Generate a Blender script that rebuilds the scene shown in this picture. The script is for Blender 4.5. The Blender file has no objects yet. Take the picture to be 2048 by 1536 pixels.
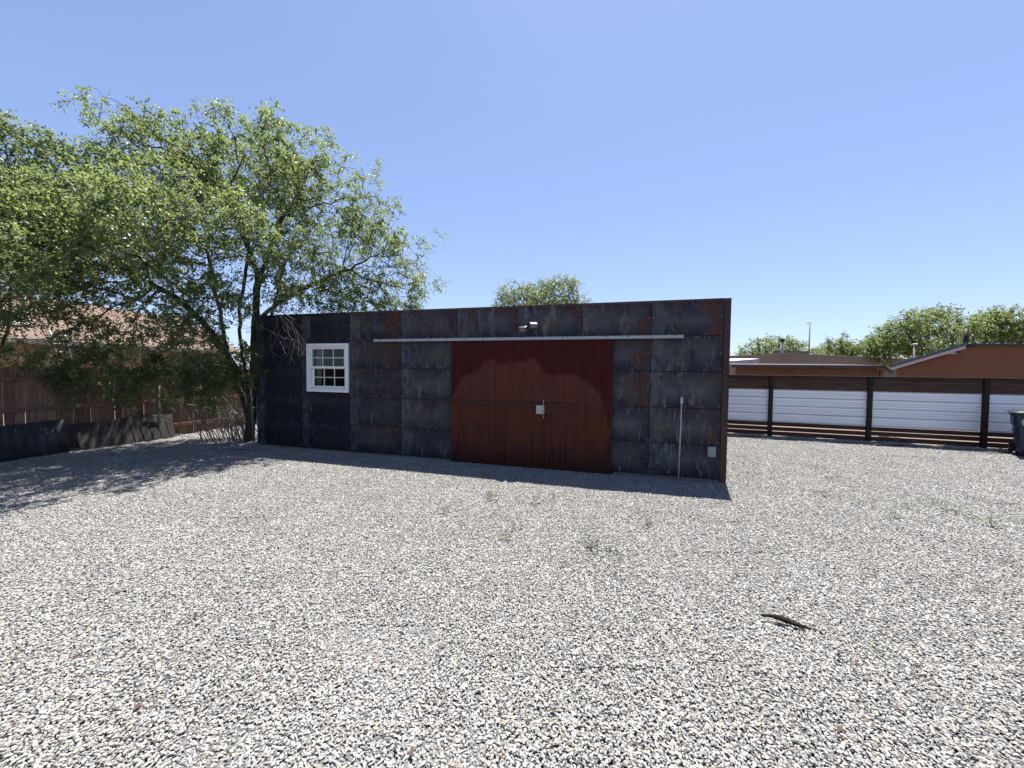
import bpy, bmesh, math, random
import numpy as np
from mathutils import Vector, Matrix, noise as mnoise

random.seed(7)
rng = np.random.default_rng(7)
scene = bpy.context.scene
col = scene.collection
rad = math.radians

# ------------------------------------------------------------------ camera
CAM_H, FPX = 1.9, 770.0
PITCH, ROLL = rad(2.1), 0.010
cf = Vector((0, math.cos(PITCH), -math.sin(PITCH)))
cr0 = Vector((1, 0, 0)); cu0 = Vector((0, math.sin(PITCH), math.cos(PITCH)))
cr = math.cos(ROLL) * cr0 + math.sin(ROLL) * cu0
cu = -math.sin(ROLL) * cr0 + math.cos(ROLL) * cu0
cam_data = bpy.data.cameras.new("camera")
cam = bpy.data.objects.new("camera", cam_data); col.objects.link(cam)
cam_data.sensor_width = 36.0
cam_data.lens = FPX / 2048 * 36.0
cam_data.clip_start = 0.05; cam_data.clip_end = 3000
m = Matrix((cr, cu, -cf)).transposed().to_4x4()
m.translation = (0, 0, CAM_H)
cam.matrix_world = m
scene.camera = cam

def ray(x, y):
    return cf + cr * ((x - 1024) / FPX) + cu * ((768 - y) / FPX)
def ground_at(x, y, z=0.0):
    d = ray(x, y); t = (z - CAM_H) / d.z
    return Vector((0, 0, CAM_H)) + d * t
def at(x, y, dist):
    d = ray(x, y)
    return Vector((0, 0, CAM_H)) + d * (dist / d.y)

# ------------------------------------------------------------------ light
SUN_EL, SUN_AZ = 71.7, 24.9
world = bpy.data.worlds.new("World"); scene.world = world
world.use_nodes = True
wn = world.node_tree; wn.nodes.clear()
sky = wn.nodes.new("ShaderNodeTexSky"); sky.sky_type = 'NISHITA'
sky.sun_disc = False
sky.sun_elevation = rad(SUN_EL); sky.sun_rotation = rad(SUN_AZ)
sky.altitude = 1500; sky.air_density = 1.0; sky.dust_density = 1.6; sky.ozone_density = 1.0
bg = wn.nodes.new("ShaderNodeBackground"); bg.inputs[1].default_value = 0.056
wo = wn.nodes.new("ShaderNodeOutputWorld")
gam = wn.nodes.new("ShaderNodeGamma"); gam.inputs[1].default_value = 0.65
tin = wn.nodes.new("ShaderNodeMix"); tin.data_type = 'RGBA'; tin.blend_type = 'MULTIPLY'; tin.inputs[0].default_value = 1.0; tin.inputs[7].default_value = (1.39, 1.53, 1.96, 1)
wn.links.new(sky.outputs[0], gam.inputs[0]); wn.links.new(gam.outputs[0], tin.inputs[6]); wn.links.new(tin.outputs[2], bg.inputs[0]); wn.links.new(bg.outputs[0], wo.inputs[0])
sd = bpy.data.lights.new("sun", 'SUN'); sd.energy = 5.0; sd.angle = rad(0.53); sd.color = (1, 0.96, 0.9)
sun = bpy.data.objects.new("sun", sd); col.objects.link(sun)
sv = Vector((math.sin(rad(SUN_AZ)) * math.cos(rad(SUN_EL)), math.cos(rad(SUN_AZ)) * math.cos(rad(SUN_EL)), math.sin(rad(SUN_EL))))
sun.rotation_euler = sv.to_track_quat('Z', 'Y').to_euler()
scene.view_settings.view_transform = 'Standard'
scene.view_settings.look = 'None'
scene.view_settings.exposure = 1.7
scene.view_settings.gamma = 1.0

# ------------------------------------------------------------------ helpers
def tag(o, label=None, cat=None, group=None, kind=None):
    if label: o["label"] = label
    if cat: o["category"] = cat
    if group: o["group"] = group
    if kind: o["kind"] = kind
    return o
def empty(name, loc=(0, 0, 0), rz=0.0):
    o = bpy.data.objects.new(name, None); col.objects.link(o)
    o.location = loc; o.rotation_euler = (0, 0, rz); o.empty_display_size = 0.1
    return o

class MB:
    """mesh builder: boxes, tubes and polygons collected into one mesh"""
    def __init__(s): s.v = []; s.f = []; s.m = []; s.sm = []
    def poly(s, pts, mi=0):
        b = len(s.v); s.v += [tuple(p) for p in pts]; s.f.append(tuple(range(b, b + len(pts)))); s.m.append(mi); s.sm.append(False)
    def box(s, a, b, mi=0, M=None):
        x0, y0, z0 = a; x1, y1, z1 = b
        c = [Vector(p) for p in ((x0,y0,z0),(x1,y0,z0),(x1,y1,z0),(x0,y1,z0),(x0,y0,z1),(x1,y0,z1),(x1,y1,z1),(x0,y1,z1))]
        if M is not None: c = [M @ p for p in c]
        o = len(s.v); s.v += [tuple(p) for p in c]
        for q in ((0,3,2,1),(4,5,6,7),(0,1,5,4),(1,2,6,5),(2,3,7,6),(3,0,4,7)):
            s.f.append(tuple(o + i for i in q)); s.m.append(mi); s.sm.append(False)
    def prism(s, outline, d, mi=0):
        """outline: list of 3-D points (ccw), d: extrusion vector"""
        n = len(outline); o = len(s.v); d = Vector(d)
        P = [Vector(p) for p in outline]
        s.v += [tuple(p) for p in P] + [tuple(p + d) for p in P]
        s.f.append(tuple(o + i for i in range(n))[::-1]); s.f.append(tuple(o + n + i for i in range(n)))
        s.m += [mi, mi]; s.sm += [False, False]
        for i in range(n):
            j = (i + 1) % n
            s.f.append((o + i, o + j, o + n + j, o + n + i)); s.m.append(mi); s.sm.append(False)
    def tube(s, pts, r, n=8, mi=0, cap=True, smooth=True):
        pts = [Vector(p) for p in pts]
        rr = r if hasattr(r, '__len__') else [r] * len(pts)
        o = len(s.v); ref = None
        for i, p in enumerate(pts):
            d = (pts[min(i + 1, len(pts) - 1)] - pts[max(i - 1, 0)])
            if d.length < 1e-9: d = Vector((0, 0, 1))
            d.normalize()
            if ref is None:
                ref = Vector((1, 0, 0)) if abs(d.x) < 0.8 else Vector((0, 1, 0))
            ref = (ref - d * ref.dot(d)); ref.normalize()
            w = d.cross(ref)
            for k in range(n):
                a = 2 * math.pi * k / n
                s.v.append(tuple(p + (ref * math.cos(a) + w * math.sin(a)) * rr[i]))
        for i in range(len(pts) - 1):
            for k in range(n):
                a = o + i * n + k; b = o + i * n + (k + 1) % n
                s.f.append((a, b, b + n, a + n)); s.m.append(mi); s.sm.append(smooth)
        if cap:
            s.f.append(tuple(o + k for k in range(n))[::-1]); s.m.append(mi); s.sm.append(False)
            e = o + (len(pts) - 1) * n
            s.f.append(tuple(e + k for k in range(n))); s.m.append(mi); s.sm.append(False)
    def dome(s, c, r, nrm, mi=0, n=6):
        c = Vector(c); nrm = Vector(nrm).normalized()
        ref = Vector((0, 0, 1)); w = nrm.cross(ref)
        o = len(s.v)
        for k in range(n):
            a = 2 * math.pi * k / n; s.v.append(tuple(c + (ref * math.cos(a) + w * math.sin(a)) * r))
        s.v.append(tuple(c + nrm * r * 0.6))
        for k in range(n):
            s.f.append((o + k, o + (k + 1) % n, o + n)); s.m.append(mi); s.sm.append(False)
    def build(s, name, mats, parent=None, bevel=0.0, loc=None, rz=None):
        me = bpy.data.meshes.new(name); me.from_pydata(s.v, [], s.f)
        if not isinstance(mats, (list, tuple)): mats = [mats]
        for mm in mats: me.materials.append(mm)
        me.polygons.foreach_set("material_index", s.m); me.polygons.foreach_set("use_smooth", s.sm)
        bm = bmesh.new(); bm.from_mesh(me); bmesh.ops.recalc_face_normals(bm, faces=bm.faces); bm.to_mesh(me); bm.free()
        me.update()
        o = bpy.data.objects.new(name, me); col.objects.link(o)
        if parent: o.parent = parent
        if loc is not None: o.location = loc
        if rz is not None: o.rotation_euler = (0, 0, rz)
        if bevel > 0:
            b = o.modifiers.new("bevel", 'BEVEL'); b.width = bevel; b.segments = 2; b.limit_method = 'ANGLE'; b.angle_limit = rad(50)
        return o

def np_mesh(name, V, F, mats, parent=None, attr=None, smooth=False, flat_mi=None):
    """V (n,3), F (m,k) arrays; attr: dict name -> per-face colour (m,4)"""
    V = np.asarray(V, np.float32); F = np.asarray(F, np.int32); k = F.shape[1]
    me = bpy.data.meshes.new(name)
    me.vertices.add(len(V)); me.vertices.foreach_set("co", V.ravel())
    me.loops.add(F.size); me.loops.foreach_set("vertex_index", F.ravel())
    me.polygons.add(len(F)); me.polygons.foreach_set("loop_start", np.arange(0, F.size, k, dtype=np.int32))
    me.polygons.foreach_set("loop_total", np.full(len(F), k, np.int32))
    me.polygons.foreach_set("use_smooth", np.full(len(F), smooth, bool))
    for mm in (mats if isinstance(mats, (list, tuple)) else [mats]): me.materials.append(mm)
    if attr:
        for an, av in attr.items():
            a = me.attributes.new(an, 'FLOAT_COLOR', 'FACE'); a.data.foreach_set("color", np.asarray(av, np.float32).ravel())
    me.update(calc_edges=True); me.validate()
    o = bpy.data.objects.new(name, me); col.objects.link(o)
    if parent: o.parent = parent
    return o

# ------------------------------------------------------------------ materials
class NT:
    def __init__(s, name):
        s.mat = bpy.data.materials.new(name); s.mat.use_nodes = True
        s.t = s.mat.node_tree; s.t.nodes.clear()
        s.out = s.n("ShaderNodeOutputMaterial")
    def n(s, typ, **kw):
        nd = s.t.nodes.new(typ)
        for k, v in kw.items(): setattr(nd, k, v)
        return nd
    def l(s, a, b): s.t.links.new(a, b)
    def coords(s, kind="Object", scale=(1, 1, 1), loc=(0, 0, 0)):
        tc = s.n("ShaderNodeTexCoord"); mp = s.n("ShaderNodeMapping")
        mp.inputs["Scale"].default_value = scale; mp.inputs["Location"].default_value = loc
        s.l(tc.outputs[kind], mp.inputs[0]); return mp.outputs[0]
    def noise(s, vec, scale=5, detail=4, rough=0.55, dist=0.0):
        nd = s.n("ShaderNodeTexNoise"); nd.inputs["Scale"].default_value = scale; nd.inputs["Detail"].default_value = detail
        nd.inputs["Roughness"].default_value = rough; nd.inputs["Distortion"].default_value = dist
        s.l(vec, nd.inputs["Vector"]); return nd.outputs["Fac"]
    def ramp(s, fac, stops, interp='LINEAR'):
        nd = s.n("ShaderNodeValToRGB"); cr_ = nd.color_ramp; cr_.interpolation = interp
        while len(cr_.elements) < len(stops): cr_.elements.new(0.5)
        for e, (p, c) in zip(cr_.elements, stops):
            e.position = p; e.color = (c, c, c, 1) if not hasattr(c, '__len__') else (*c, 1)
        s.l(fac, nd.inputs[0]); return nd.outputs[0]
    def mix(s, fac, a, b, mode='MIX'):
        nd = s.n("ShaderNodeMix", data_type='RGBA', blend_type=mode)
        for i, v in ((0, fac), (6, a), (7, b)):
            if hasattr(v, 'is_linked'): s.l(v, nd.inputs[i])
            elif i == 0: nd.inputs[0].default_value = v
            else: nd.inputs[i].default_value = (*v, 1)
        return nd.outputs[2]
    def math(s, op, a, b=0.0, c=0.0, clamp=False):
        nd = s.n("ShaderNodeMath", operation=op, use_clamp=clamp)
        for i, v in enumerate((a, b, c)):
            if hasattr(v, 'is_linked'): s.l(v, nd.inputs[i])
            else: nd.inputs[i].default_value = v
        return nd.outputs[0]
    def bump(s, h, strength=0.3, dist=0.01):
        nd = s.n("ShaderNodeBump"); nd.inputs["Strength"].default_value = strength; nd.inputs["Distance"].default_value = dist
        s.l(h, nd.inputs["Height"]); return nd.outputs[0]
    def principled(s, color, rough=0.7, metal=0.0, spec=0.5, normal=None):
        p = s.n("ShaderNodeBsdfPrincipled")
        for key, v in (("Base Color", color), ("Roughness", rough), ("Metallic", metal), ("Specular IOR Level", spec)):
            if hasattr(v, 'is_linked'): s.l(v, p.inputs[key])
            elif key == "Base Color": p.inputs[key].default_value = (*v, 1)
            else: p.inputs[key].default_value = v
        if normal is not None: s.l(normal, p.inputs["Normal"])
        s.l(p.outputs[0], s.out.inputs[0]); return p

def simple(name, c1, c2, scale=6, rough=0.7, metal=0.0, bump=0.15, stretch=(1, 1, 1), bd=0.01, k=0.6):
    c1 = tuple(k * v for v in c1); c2 = tuple(k * v for v in c2)
    t = NT(name); v = t.coords("Object", stretch)
    n1 = t.noise(v, scale, 6, 0.6); n2 = t.noise(v, scale * 7.3, 4, 0.6)
    f = t.math('ADD', t.math('MULTIPLY', n1, 0.65), t.math('MULTIPLY', n2, 0.35))
    c = t.ramp(f, [(0.32, c1), (0.68, c2)])
    r_ = t.ramp(n2, [(0.3, max(0.02, rough - 0.1)), (0.7, min(1, rough + 0.1))])
    t.principled(c, r_, metal, 0.4, t.bump(f, bump, bd))
    return t.mat

def wood(name, c1, c2, c3, axis='x', k=0.6):
    c1, c2, c3 = (tuple(k * v for v in c) for c in (c1, c2, c3))
    """weathered boards: grain along axis, per-island variation"""
    t = NT(name)
    st = {'x': (0.7, 14, 14), 'y': (14, 0.7, 14), 'z': (14, 14, 0.7)}[axis]
    g = t.n("ShaderNodeNewGeometry"); off = t.n("ShaderNodeVectorMath", operation='SCALE')
    cmb = t.n("ShaderNodeCombineXYZ")
    for i in range(3): t.l(g.outputs["Random Per Island"], cmb.inputs[i])
    t.l(cmb.outputs[0], off.inputs[0]); off.inputs["Scale"].default_value = 37.0
    v = t.coords("Object"); ad = t.n("ShaderNodeVectorMath", operation='ADD'); t.l(v, ad.inputs[0]); t.l(off.outputs[0], ad.inputs[1])
    mp = t.n("ShaderNodeMapping"); mp.inputs["Scale"].default_value = st; t.l(ad.outputs[0], mp.inputs[0])
    n1 = t.noise(mp.outputs[0], 3.0, 8, 0.65, 0.6); n2 = t.noise(ad.outputs[0], 1.6, 4)
    c = t.ramp(n1, [(0.28, c1), (0.5, c2), (0.75, c3)])
    isl = t.ramp(g.outputs["Random Per Island"], [(0, 0.6), (1, 1.25)])
    c = t.mix(1.0, c, isl, 'MULTIPLY')
    c = t.mix(t.ramp(n2, [(0.42, 0.0), (0.7, 0.6)]), c, c1)
    t.principled(c, t.ramp(n1, [(0.3, 0.9), (0.7, 0.65)]), 0, 0.3, t.bump(n1, 0.35, 0.004))
    return t.mat

def steel_sheet():
    t = NT("heat blued steel sheet")
    at_ = t.n("ShaderNodeAttribute", attribute_name="sheet")   # per-sheet tone in rgb; left columns also carry painted shade
    uv = t.n("ShaderNodeUVMap", uv_map="sheet_uv")
    off = t.n("ShaderNodeVectorMath", operation='SCALE'); t.l(at_.outputs["Vector"], off.inputs[0]); off.inputs["Scale"].default_value = 23.0
    v = t.coords("Object"); ad = t.n("ShaderNodeVectorMath", operation='ADD'); t.l(v, ad.inputs[0]); t.l(off.outputs[0], ad.inputs[1])
    V = ad.outputs[0]
    def mapped(sc):
        mp = t.n("ShaderNodeMapping"); mp.inputs["Scale"].default_value = sc; t.l(V, mp.inputs[0]); return mp.outputs[0]
    sep = t.n("ShaderNodeSeparateXYZ"); t.l(uv.outputs[0], sep.inputs[0])
    sc3 = t.n("ShaderNodeSeparateColor"); t.l(at_.outputs["Color"], sc3.inputs[0])
    big = t.noise(mapped((1.0, 1, 1.1)), 1.5, 3, 0.5, 0.6)
    streak = t.noise(mapped((4.2, 1, 0.5)), 1.6, 9, 0.68, 0.5)
    blot = t.noise(mapped((3.4, 1, 0.9)), 2.1, 11, 0.72, 0.7)
    blot2 = t.noise(mapped((2.6, 1, 1.3)), 2.6, 11, 0.74, 0.6)
    fine = t.noise(mapped((1, 1, 1)), 34, 5, 0.65)
    base = t.ramp(t.math('ADD', t.math('MULTIPLY', big, 0.8), t.math('MULTIPLY', blot, 0.2)), [(0.38, (0.004, 0.009, 0.036)), (0.455, (0.010, 0.015, 0.036)), (0.485, (0.056, 0.054, 0.062)), (0.55, (0.060, 0.052, 0.048)), (0.60, (0.052, 0.058, 0.058)), (0.65, (0.006, 0.011, 0.036))])
    base = t.mix(t.math('MULTIPLY', sc3.outputs[0], 0.55), base, (0.090, 0.086, 0.090))
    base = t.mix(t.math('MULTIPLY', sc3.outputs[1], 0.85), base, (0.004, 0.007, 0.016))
    uu = t.math('ADD', sep.outputs[0], t.math('MULTIPLY', t.math('SUBTRACT', blot2, 0.5), 0.5))
    vv = t.math('ADD', sep.outputs[1], t.math('MULTIPLY', t.math('SUBTRACT', streak, 0.5), 0.9))
    # each sheet is duller along its foot and paler at the head, with drip shaped borders
    base = t.mix(t.ramp(vv, [(0.05, 0.45), (0.26, 0.0)]), base, (0.008, 0.010, 0.020))
    base = t.mix(t.ramp(vv, [(0.62, 0.0), (0.9, 0.4)]), base, (0.070, 0.069, 0.076))
    du = t.math('MINIMUM', sep.outputs[0], t.math('SUBTRACT', 1.0, sep.outputs[0])); dv = t.math('MINIMUM', t.math('MULTIPLY', sep.outputs[1], 0.55), t.math('MULTIPLY', t.math('SUBTRACT', 1.0, sep.outputs[1]), 0.5))
    ed = t.math('ADD', t.math('MINIMUM', du, dv), t.math('MULTIPLY', t.math('SUBTRACT', blot2, 0.5), 0.34))
    base = t.mix(t.math('MULTIPLY', t.ramp(ed, [(0.10, 0.0), (0.24, 0.75)]), sc3.outputs[0]), base, (0.118, 0.115, 0.120))
    base = t.mix(t.ramp(ed, [(0.0, 0.8), (0.09, 0.0)]), base, (0.006, 0.010, 0.026))
    run = t.math('MULTIPLY', t.ramp(streak, [(0.55, 0.0), (0.63, 0.85)]), t.ramp(big, [(0.4, 1.0), (0.6, 0.25)]))
    base = t.mix(run, base, (0.006, 0.009, 0.024))
    base = t.mix(t.math('MULTIPLY', t.ramp(t.noise(mapped((2.0, 1, 1.2)), 1.7, 10, 0.72, 0.8), [(0.52, 0.0), (0.58, 0.75)]), t.ramp(sc3.outputs[2], [(0.1, 0.0), (0.7, 1.0)])), base, (0.088, 0.060, 0.044))
    base = t.mix(t.math('MULTIPLY', t.ramp(t.noise(mapped((1.4, 1, 1.4)), 1.9, 8, 0.66, 0.9), [(0.52, 0.0), (0.66, 0.6)]), t.ramp(sc3.outputs[1], [(0.0, 1.0), (0.9, 0.3)])), base, (0.007, 0.013, 0.042))
    pale = t.math('MULTIPLY', t.ramp(blot, [(0.545, 0.0), (0.60, 0.8)]), t.ramp(sc3.outputs[0], [(0.0, 0.1), (0.8, 0.9)]))
    base = t.mix(pale, base, (0.20, 0.20, 0.195))
    base = t.mix(t.ramp(blot2, [(0.60, 0.0), (0.63, 0.7)]), base, (0.012, 0.018, 0.036))
    eb2 = t.math('MULTIPLY', t.ramp(uu, [(0.02, 0.9), (0.13, 0.8), (0.2, 0.0)]), t.ramp(blot2, [(0.40, 1.0), (0.56, 0.15)]))
    base = t.mix(t.math('MULTIPLY', eb2, 0.8), base, (0.125, 0.15, 0.155))
    ew = t.math('MULTIPLY', t.ramp(sep.outputs[0], [(0.55, 0.0), (0.9, 1.0)]), t.ramp(sc3.outputs[2], [(0.2, 0.0), (0.5, 0.55), (1.0, 1.0)]))
    rustm = t.math('MULTIPLY', t.ramp(t.math('ADD', t.math('ADD', t.math('MULTIPLY', blot, 0.6), t.math('MULTIPLY', blot2, 0.4)), t.math('MULTIPLY', ew, 0.11)), [(0.565, 0.0), (0.615, 0.9)]), t.ramp(ew, [(0.02, 0.0), (0.25, 1.0)]))
    rustb = t.math('MULTIPLY', t.ramp(t.noise(mapped((1.6, 1, 1.0)), 1.1, 9, 0.7, 0.7), [(0.57, 0), (0.66, 0.8)]), t.ramp(sc3.outputs[2], [(0.2, 0.1), (0.9, 1)]))
    rustt = t.math('MULTIPLY', t.ramp(t.math('ADD', sep.outputs[1], t.math('MULTIPLY', t.math('SUBTRACT', streak, 0.5), 0.8)), [(0.86, 0.0), (1.0, 0.8)]), t.ramp(blot2, [(0.47, 0.0), (0.55, 1.0)]))
    rc = t.ramp(fine, [(0.3, (0.050, 0.013, 0.010)), (0.55, (0.100, 0.026, 0.016)), (0.75, (0.20, 0.075, 0.034))])
    base = t.mix(t.math('MAXIMUM', t.math('MAXIMUM', rustm, rustb), t.math('MULTIPLY', rustt, t.ramp(sc3.outputs[2], [(0.3, 0.0), (0.6, 1.0)]))), base, rc)
    rough = t.ramp(blot, [(0.35, 0.42), (0.65, 0.75)])
    bmp = t.bump(t.math('ADD', t.math('MULTIPLY', fine, 0.3), blot), 0.18, 0.003)
    base = t.mix(1.0, base, (0.60, 0.60, 0.62), 'MULTIPLY')
    t.principled(base, rough, 0.0, 0.25, bmp)
    return t.mat

def rust_door(points):
    t = NT("rusted steel door")
    tc = t.n("ShaderNodeTexCoord"); sep = t.n("ShaderNodeSeparateXYZ"); t.l(tc.outputs["Object"], sep.inputs[0])
    V = tc.outputs["Object"]
    def mapped(sc):
        mp = t.n("ShaderNodeMapping"); mp.inputs["Scale"].default_value = sc; t.l(V, mp.inputs[0]); return mp.outputs[0]
    wob = t.noise(mapped((1, 1, 1)), 9, 5, 0.6)
    fcn = t.n("ShaderNodeFloatCurve"); cv = fcn.mapping.curves[0]
    x0, x1 = 5.15, 8.45
    pts = [((x - x0) / (x1 - x0), z / 2.5) for x, z in points]
    while len(cv.points) < len(pts): cv.points.new(0.5, 0.5)
    for p, q in zip(cv.points, pts): p.location = q; p.handle_type = 'VECTOR'
    fcn.mapping.update()
    t.l(t.math('DIVIDE', t.math('SUBTRACT', sep.outputs[0], x0), x1 - x0), fcn.inputs["Value"])
    zb = t.math('MULTIPLY', fcn.outputs[0], 2.5)
    diff = t.math('SUBTRACT', t.math('ADD', zb, t.math('MULTIPLY', t.math('SUBTRACT', wob, 0.5), 0.22)), sep.outputs[2])
    low = t.ramp(t.math('ADD', t.math('MULTIPLY', diff, 12.0), 0.5), [(0.0, 0.0), (1.0, 1.0)])
    streak = t.noise(mapped((9, 1, 0.5)), 1.6, 7, 0.62, 0.2)
    blot = t.noise(mapped((1, 1, 1)), 3.2, 8, 0.66, 0.6)
    fine = t.noise(mapped((1, 1, 1)), 60, 4, 0.6)
    up = t.ramp(streak, [(0.3, (0.085, 0.012, 0.010)), (0.7, (0.135, 0.024, 0.018))])
    dn = t.ramp(streak, [(0.3, (0.165, 0.048, 0.036)), (0.7, (0.235, 0.072, 0.052))])
    c = t.mix(low, up, dn)
    # lower half: orange bloom and dark runs
    lowz = t.ramp(t.math('MULTIPLY', sep.outputs[2], 0.4), [(0.40, 1.0), (0.503, 0.9), (0.507, 0.0)])
    dark = t.math('MULTIPLY', lowz, t.math('MULTIPLY', t.ramp(streak, [(0.36, 0.85), (0.5, 0.0)]), t.ramp(blot, [(0.4, 0.4), (0.6, 1.0)])))
    c = t.mix(dark, c, (0.034, 0.013, 0.012))
    c = t.mix(t.math('MULTIPLY', lowz, 0.42), c, (0.15, 0.046, 0.030))
    org = t.math('MULTIPLY', lowz, t.ramp(blot, [(0.48, 0.0), (0.64, 0.85)]))
    c = t.mix(org, c, (0.20, 0.062, 0.020))
    c = t.mix(t.math('MULTIPLY', lowz, t.ramp(blot, [(0.3, 0.6), (0.45, 0.0)])), c, (0.05, 0.018, 0.016))
    c = t.mix(t.ramp(t.math('ADD', t.math('MULTIPLY', sep.outputs[2], 0.4), t.math('MULTIPLY', t.math('SUBTRACT', streak, 0.5), 0.25)), [(0.02, 0.7), (0.22, 0.0)]), c, (0.035, 0.012, 0.011))
    c = t.mix(0.35, c, t.ramp(fine, [(0.3, 0.35), (0.7, 1.0)]), 'MULTIPLY')
    c = t.mix(1.0, c, (0.43, 0.43, 0.42), 'MULTIPLY')
    t.principled(c, 0.78, 0.0, 0.14, t.bump(t.math('ADD', blot, t.math('MULTIPLY', fine, 0.3)), 0.15, 0.003))
    return t.mat

def leaf_mat(name, dark, mid, light, kk=0.8):
    t = NT(name)
    a = t.n("ShaderNodeAttribute", attribute_name="tint")
    s3 = t.n("ShaderNodeSeparateColor"); t.l(a.outputs["Color"], s3.inputs[0])
    dark, mid, light = (tuple(kk * v for v in q) for q in (dark, mid, light))
    c = t.ramp(s3.outputs[0], [(0.0, dark), (0.5, mid), (1.0, light)])
    p = t.n("ShaderNodeBsdfPrincipled"); t.l(c, p.inputs["Base Color"]); p.inputs["Roughness"].default_value = 0.42
    p.inputs["Specular IOR Level"].default_value = 0.4
    tr = t.n("ShaderNodeBsdfTranslucent")
    t.l(t.mix(0.5, c, (0.36, 0.43, 0.12), 'MIX'), tr.inputs[0])
    ms = t.n("ShaderNodeMixShader"); ms.inputs[0].default_value = 0.5
    t.l(p.outputs[0], ms.inputs[1]); t.l(tr.outputs[0], ms.inputs[2]); t.l(ms.outputs[0], t.out.inputs[0])
    return t.mat

def stone_mat():
    t = NT("crushed stone")
    a = t.n("ShaderNodeAttribute", attribute_name="tint")
    v = t.coords("Object"); n1 = t.noise(v, 60, 5, 0.65)
    c = t.mix(1.0, a.outputs["Color"], t.ramp(n1, [(0.3, 0.72), (0.7, 1.08)]), 'MULTIPLY')
    gp = t.n("ShaderNodeNewGeometry")
    n2 = t.noise(gp.outputs["Position"], 0.45, 5, 0.6); n3 = t.noise(gp.outputs["Position"], 1.7, 4, 0.6)
    c = t.mix(t.ramp(n2, [(0.5, 0.0), (0.72, 0.28)]), c, (0.20, 0.185, 0.165))
    c = t.mix(1.0, c, t.ramp(n3, [(0.3, 0.86), (0.65, 1.06)]), 'MULTIPLY')
    t.principled(c, 0.8, 0, 0.35, t.bump(n1, 0.3, 0.002))
    return t.mat

def glass_mat():
    t = NT("window glass")
    lw_ = t.n("ShaderNodeLayerWeight"); lw_.inputs[0].default_value = 0.5
    fr = t.math('ADD', 0.045, t.math('MULTIPLY', t.math('POWER', lw_.outputs["Facing"], 4.0), 0.8))
    tr = t.n("ShaderNodeBsdfTransparent"); tr.inputs[0].default_value = (0.86, 0.9, 0.9, 1)
    gl = t.n("ShaderNodeBsdfGlossy"); gl.inputs["Roughness"].default_value = 0.03
    ms = t.n("ShaderNodeMixShader"); t.l(fr, ms.inputs[0]); t.l(tr.outputs[0], ms.inputs[1]); t.l(gl.outputs[0], ms.inputs[2])
    t.l(ms.outputs[0], t.out.inputs[0]); return t.mat

def ground_mat():
    t = NT("packed grit and soil")
    v = t.coords("Object")
    vo = t.n("ShaderNodeTexVoronoi"); vo.inputs["Scale"].default_value = 38; t.l(v, vo.inputs["Vector"])
    n1 = t.noise(v, 0.7, 6); n2 = t.noise(v, 30, 5, 0.65)
    grit = t.ramp(vo.outputs["Distance"], [(0.1, (0.26, 0.255, 0.25)), (0.6, (0.13, 0.13, 0.13))])
    soil = t.ramp(n2, [(0.3, (0.16, 0.11, 0.075)), (0.7, (0.27, 0.20, 0.15))])
    sep = t.n("ShaderNodeSeparateXYZ"); t.l(v, sep.inputs[0])
    # grit inside the fenced yard only
    fx = t.math('ADD', t.math('MULTIPLY', sep.outputs[0], 0.342), t.math('MULTIPLY', sep.outputs[1], 0.940))
    yard = t.math('LESS_THAN', fx, 13.3)
    fl = t.math('ADD', t.math('MULTIPLY', sep.outputs[0], 0.95), t.math('MULTIPLY', sep.outputs[1], -0.31))
    yard = t.math('MULTIPLY', yard, t.math('GREATER_THAN', fl, -12.2))
    c = t.mix(yard, soil, grit)
    c = t.mix(1.0, c, t.ramp(n1, [(0.3, 0.85), (0.7, 1.1)]), 'MULTIPLY')
    c = t.mix(1.0, c, (0.66, 0.66, 0.66), 'MULTIPLY')
    t.principled(c, 0.95, 0, 0.2, t.bump(t.math('ADD', vo.outputs["Distance"], n2), 0.6, 0.02))
    return t.mat

def bark(name, c1, c2, c3):
    t = NT(name); v = t.coords("Object", (1, 1, 0.28))
    n1 = t.noise(v, 22, 8, 0.7, 0.4); n2 = t.noise(v, 3, 4)
    c1, c2, c3 = (tuple(0.68 * v for v in q) for q in (c1, c2, c3))
    c = t.ramp(n1, [(0.3, c1), (0.5, c2), (0.7, c3)])
    t.principled(c, 0.9, 0, 0.2, t.bump(n1, 0.8, 0.015)); return t.mat

def shingle_mat():
    t = NT("clay coloured shingles")
    v = t.coords("Object")
    br = t.n("ShaderNodeTexBrick"); br.inputs["Scale"].default_value = 1.0
    br.inputs["Brick Width"].default_value = 0.32; br.inputs["Row Height"].default_value = 0.13; br.inputs["Mortar Size"].default_value = 0.012
    br.inputs["Color1"].default_value = (0.165, 0.112, 0.088, 1); br.inputs["Color2"].default_value = (0.13, 0.09, 0.072, 1); br.inputs["Mortar"].default_value = (0.06, 0.042, 0.035, 1)
    t.l(v, br.inputs["Vector"])
    n = t.noise(v, 2.0, 6)
    c = t.mix(1.0, br.outputs["Color"], t.ramp(n, [(0.3, 0.8), (0.7, 1.15)]), 'MULTIPLY')
    t.principled(c, 0.9, 0, 0.2, t.bump(br.outputs["Fac"], 0.5, 0.01)); return t.mat

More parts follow.
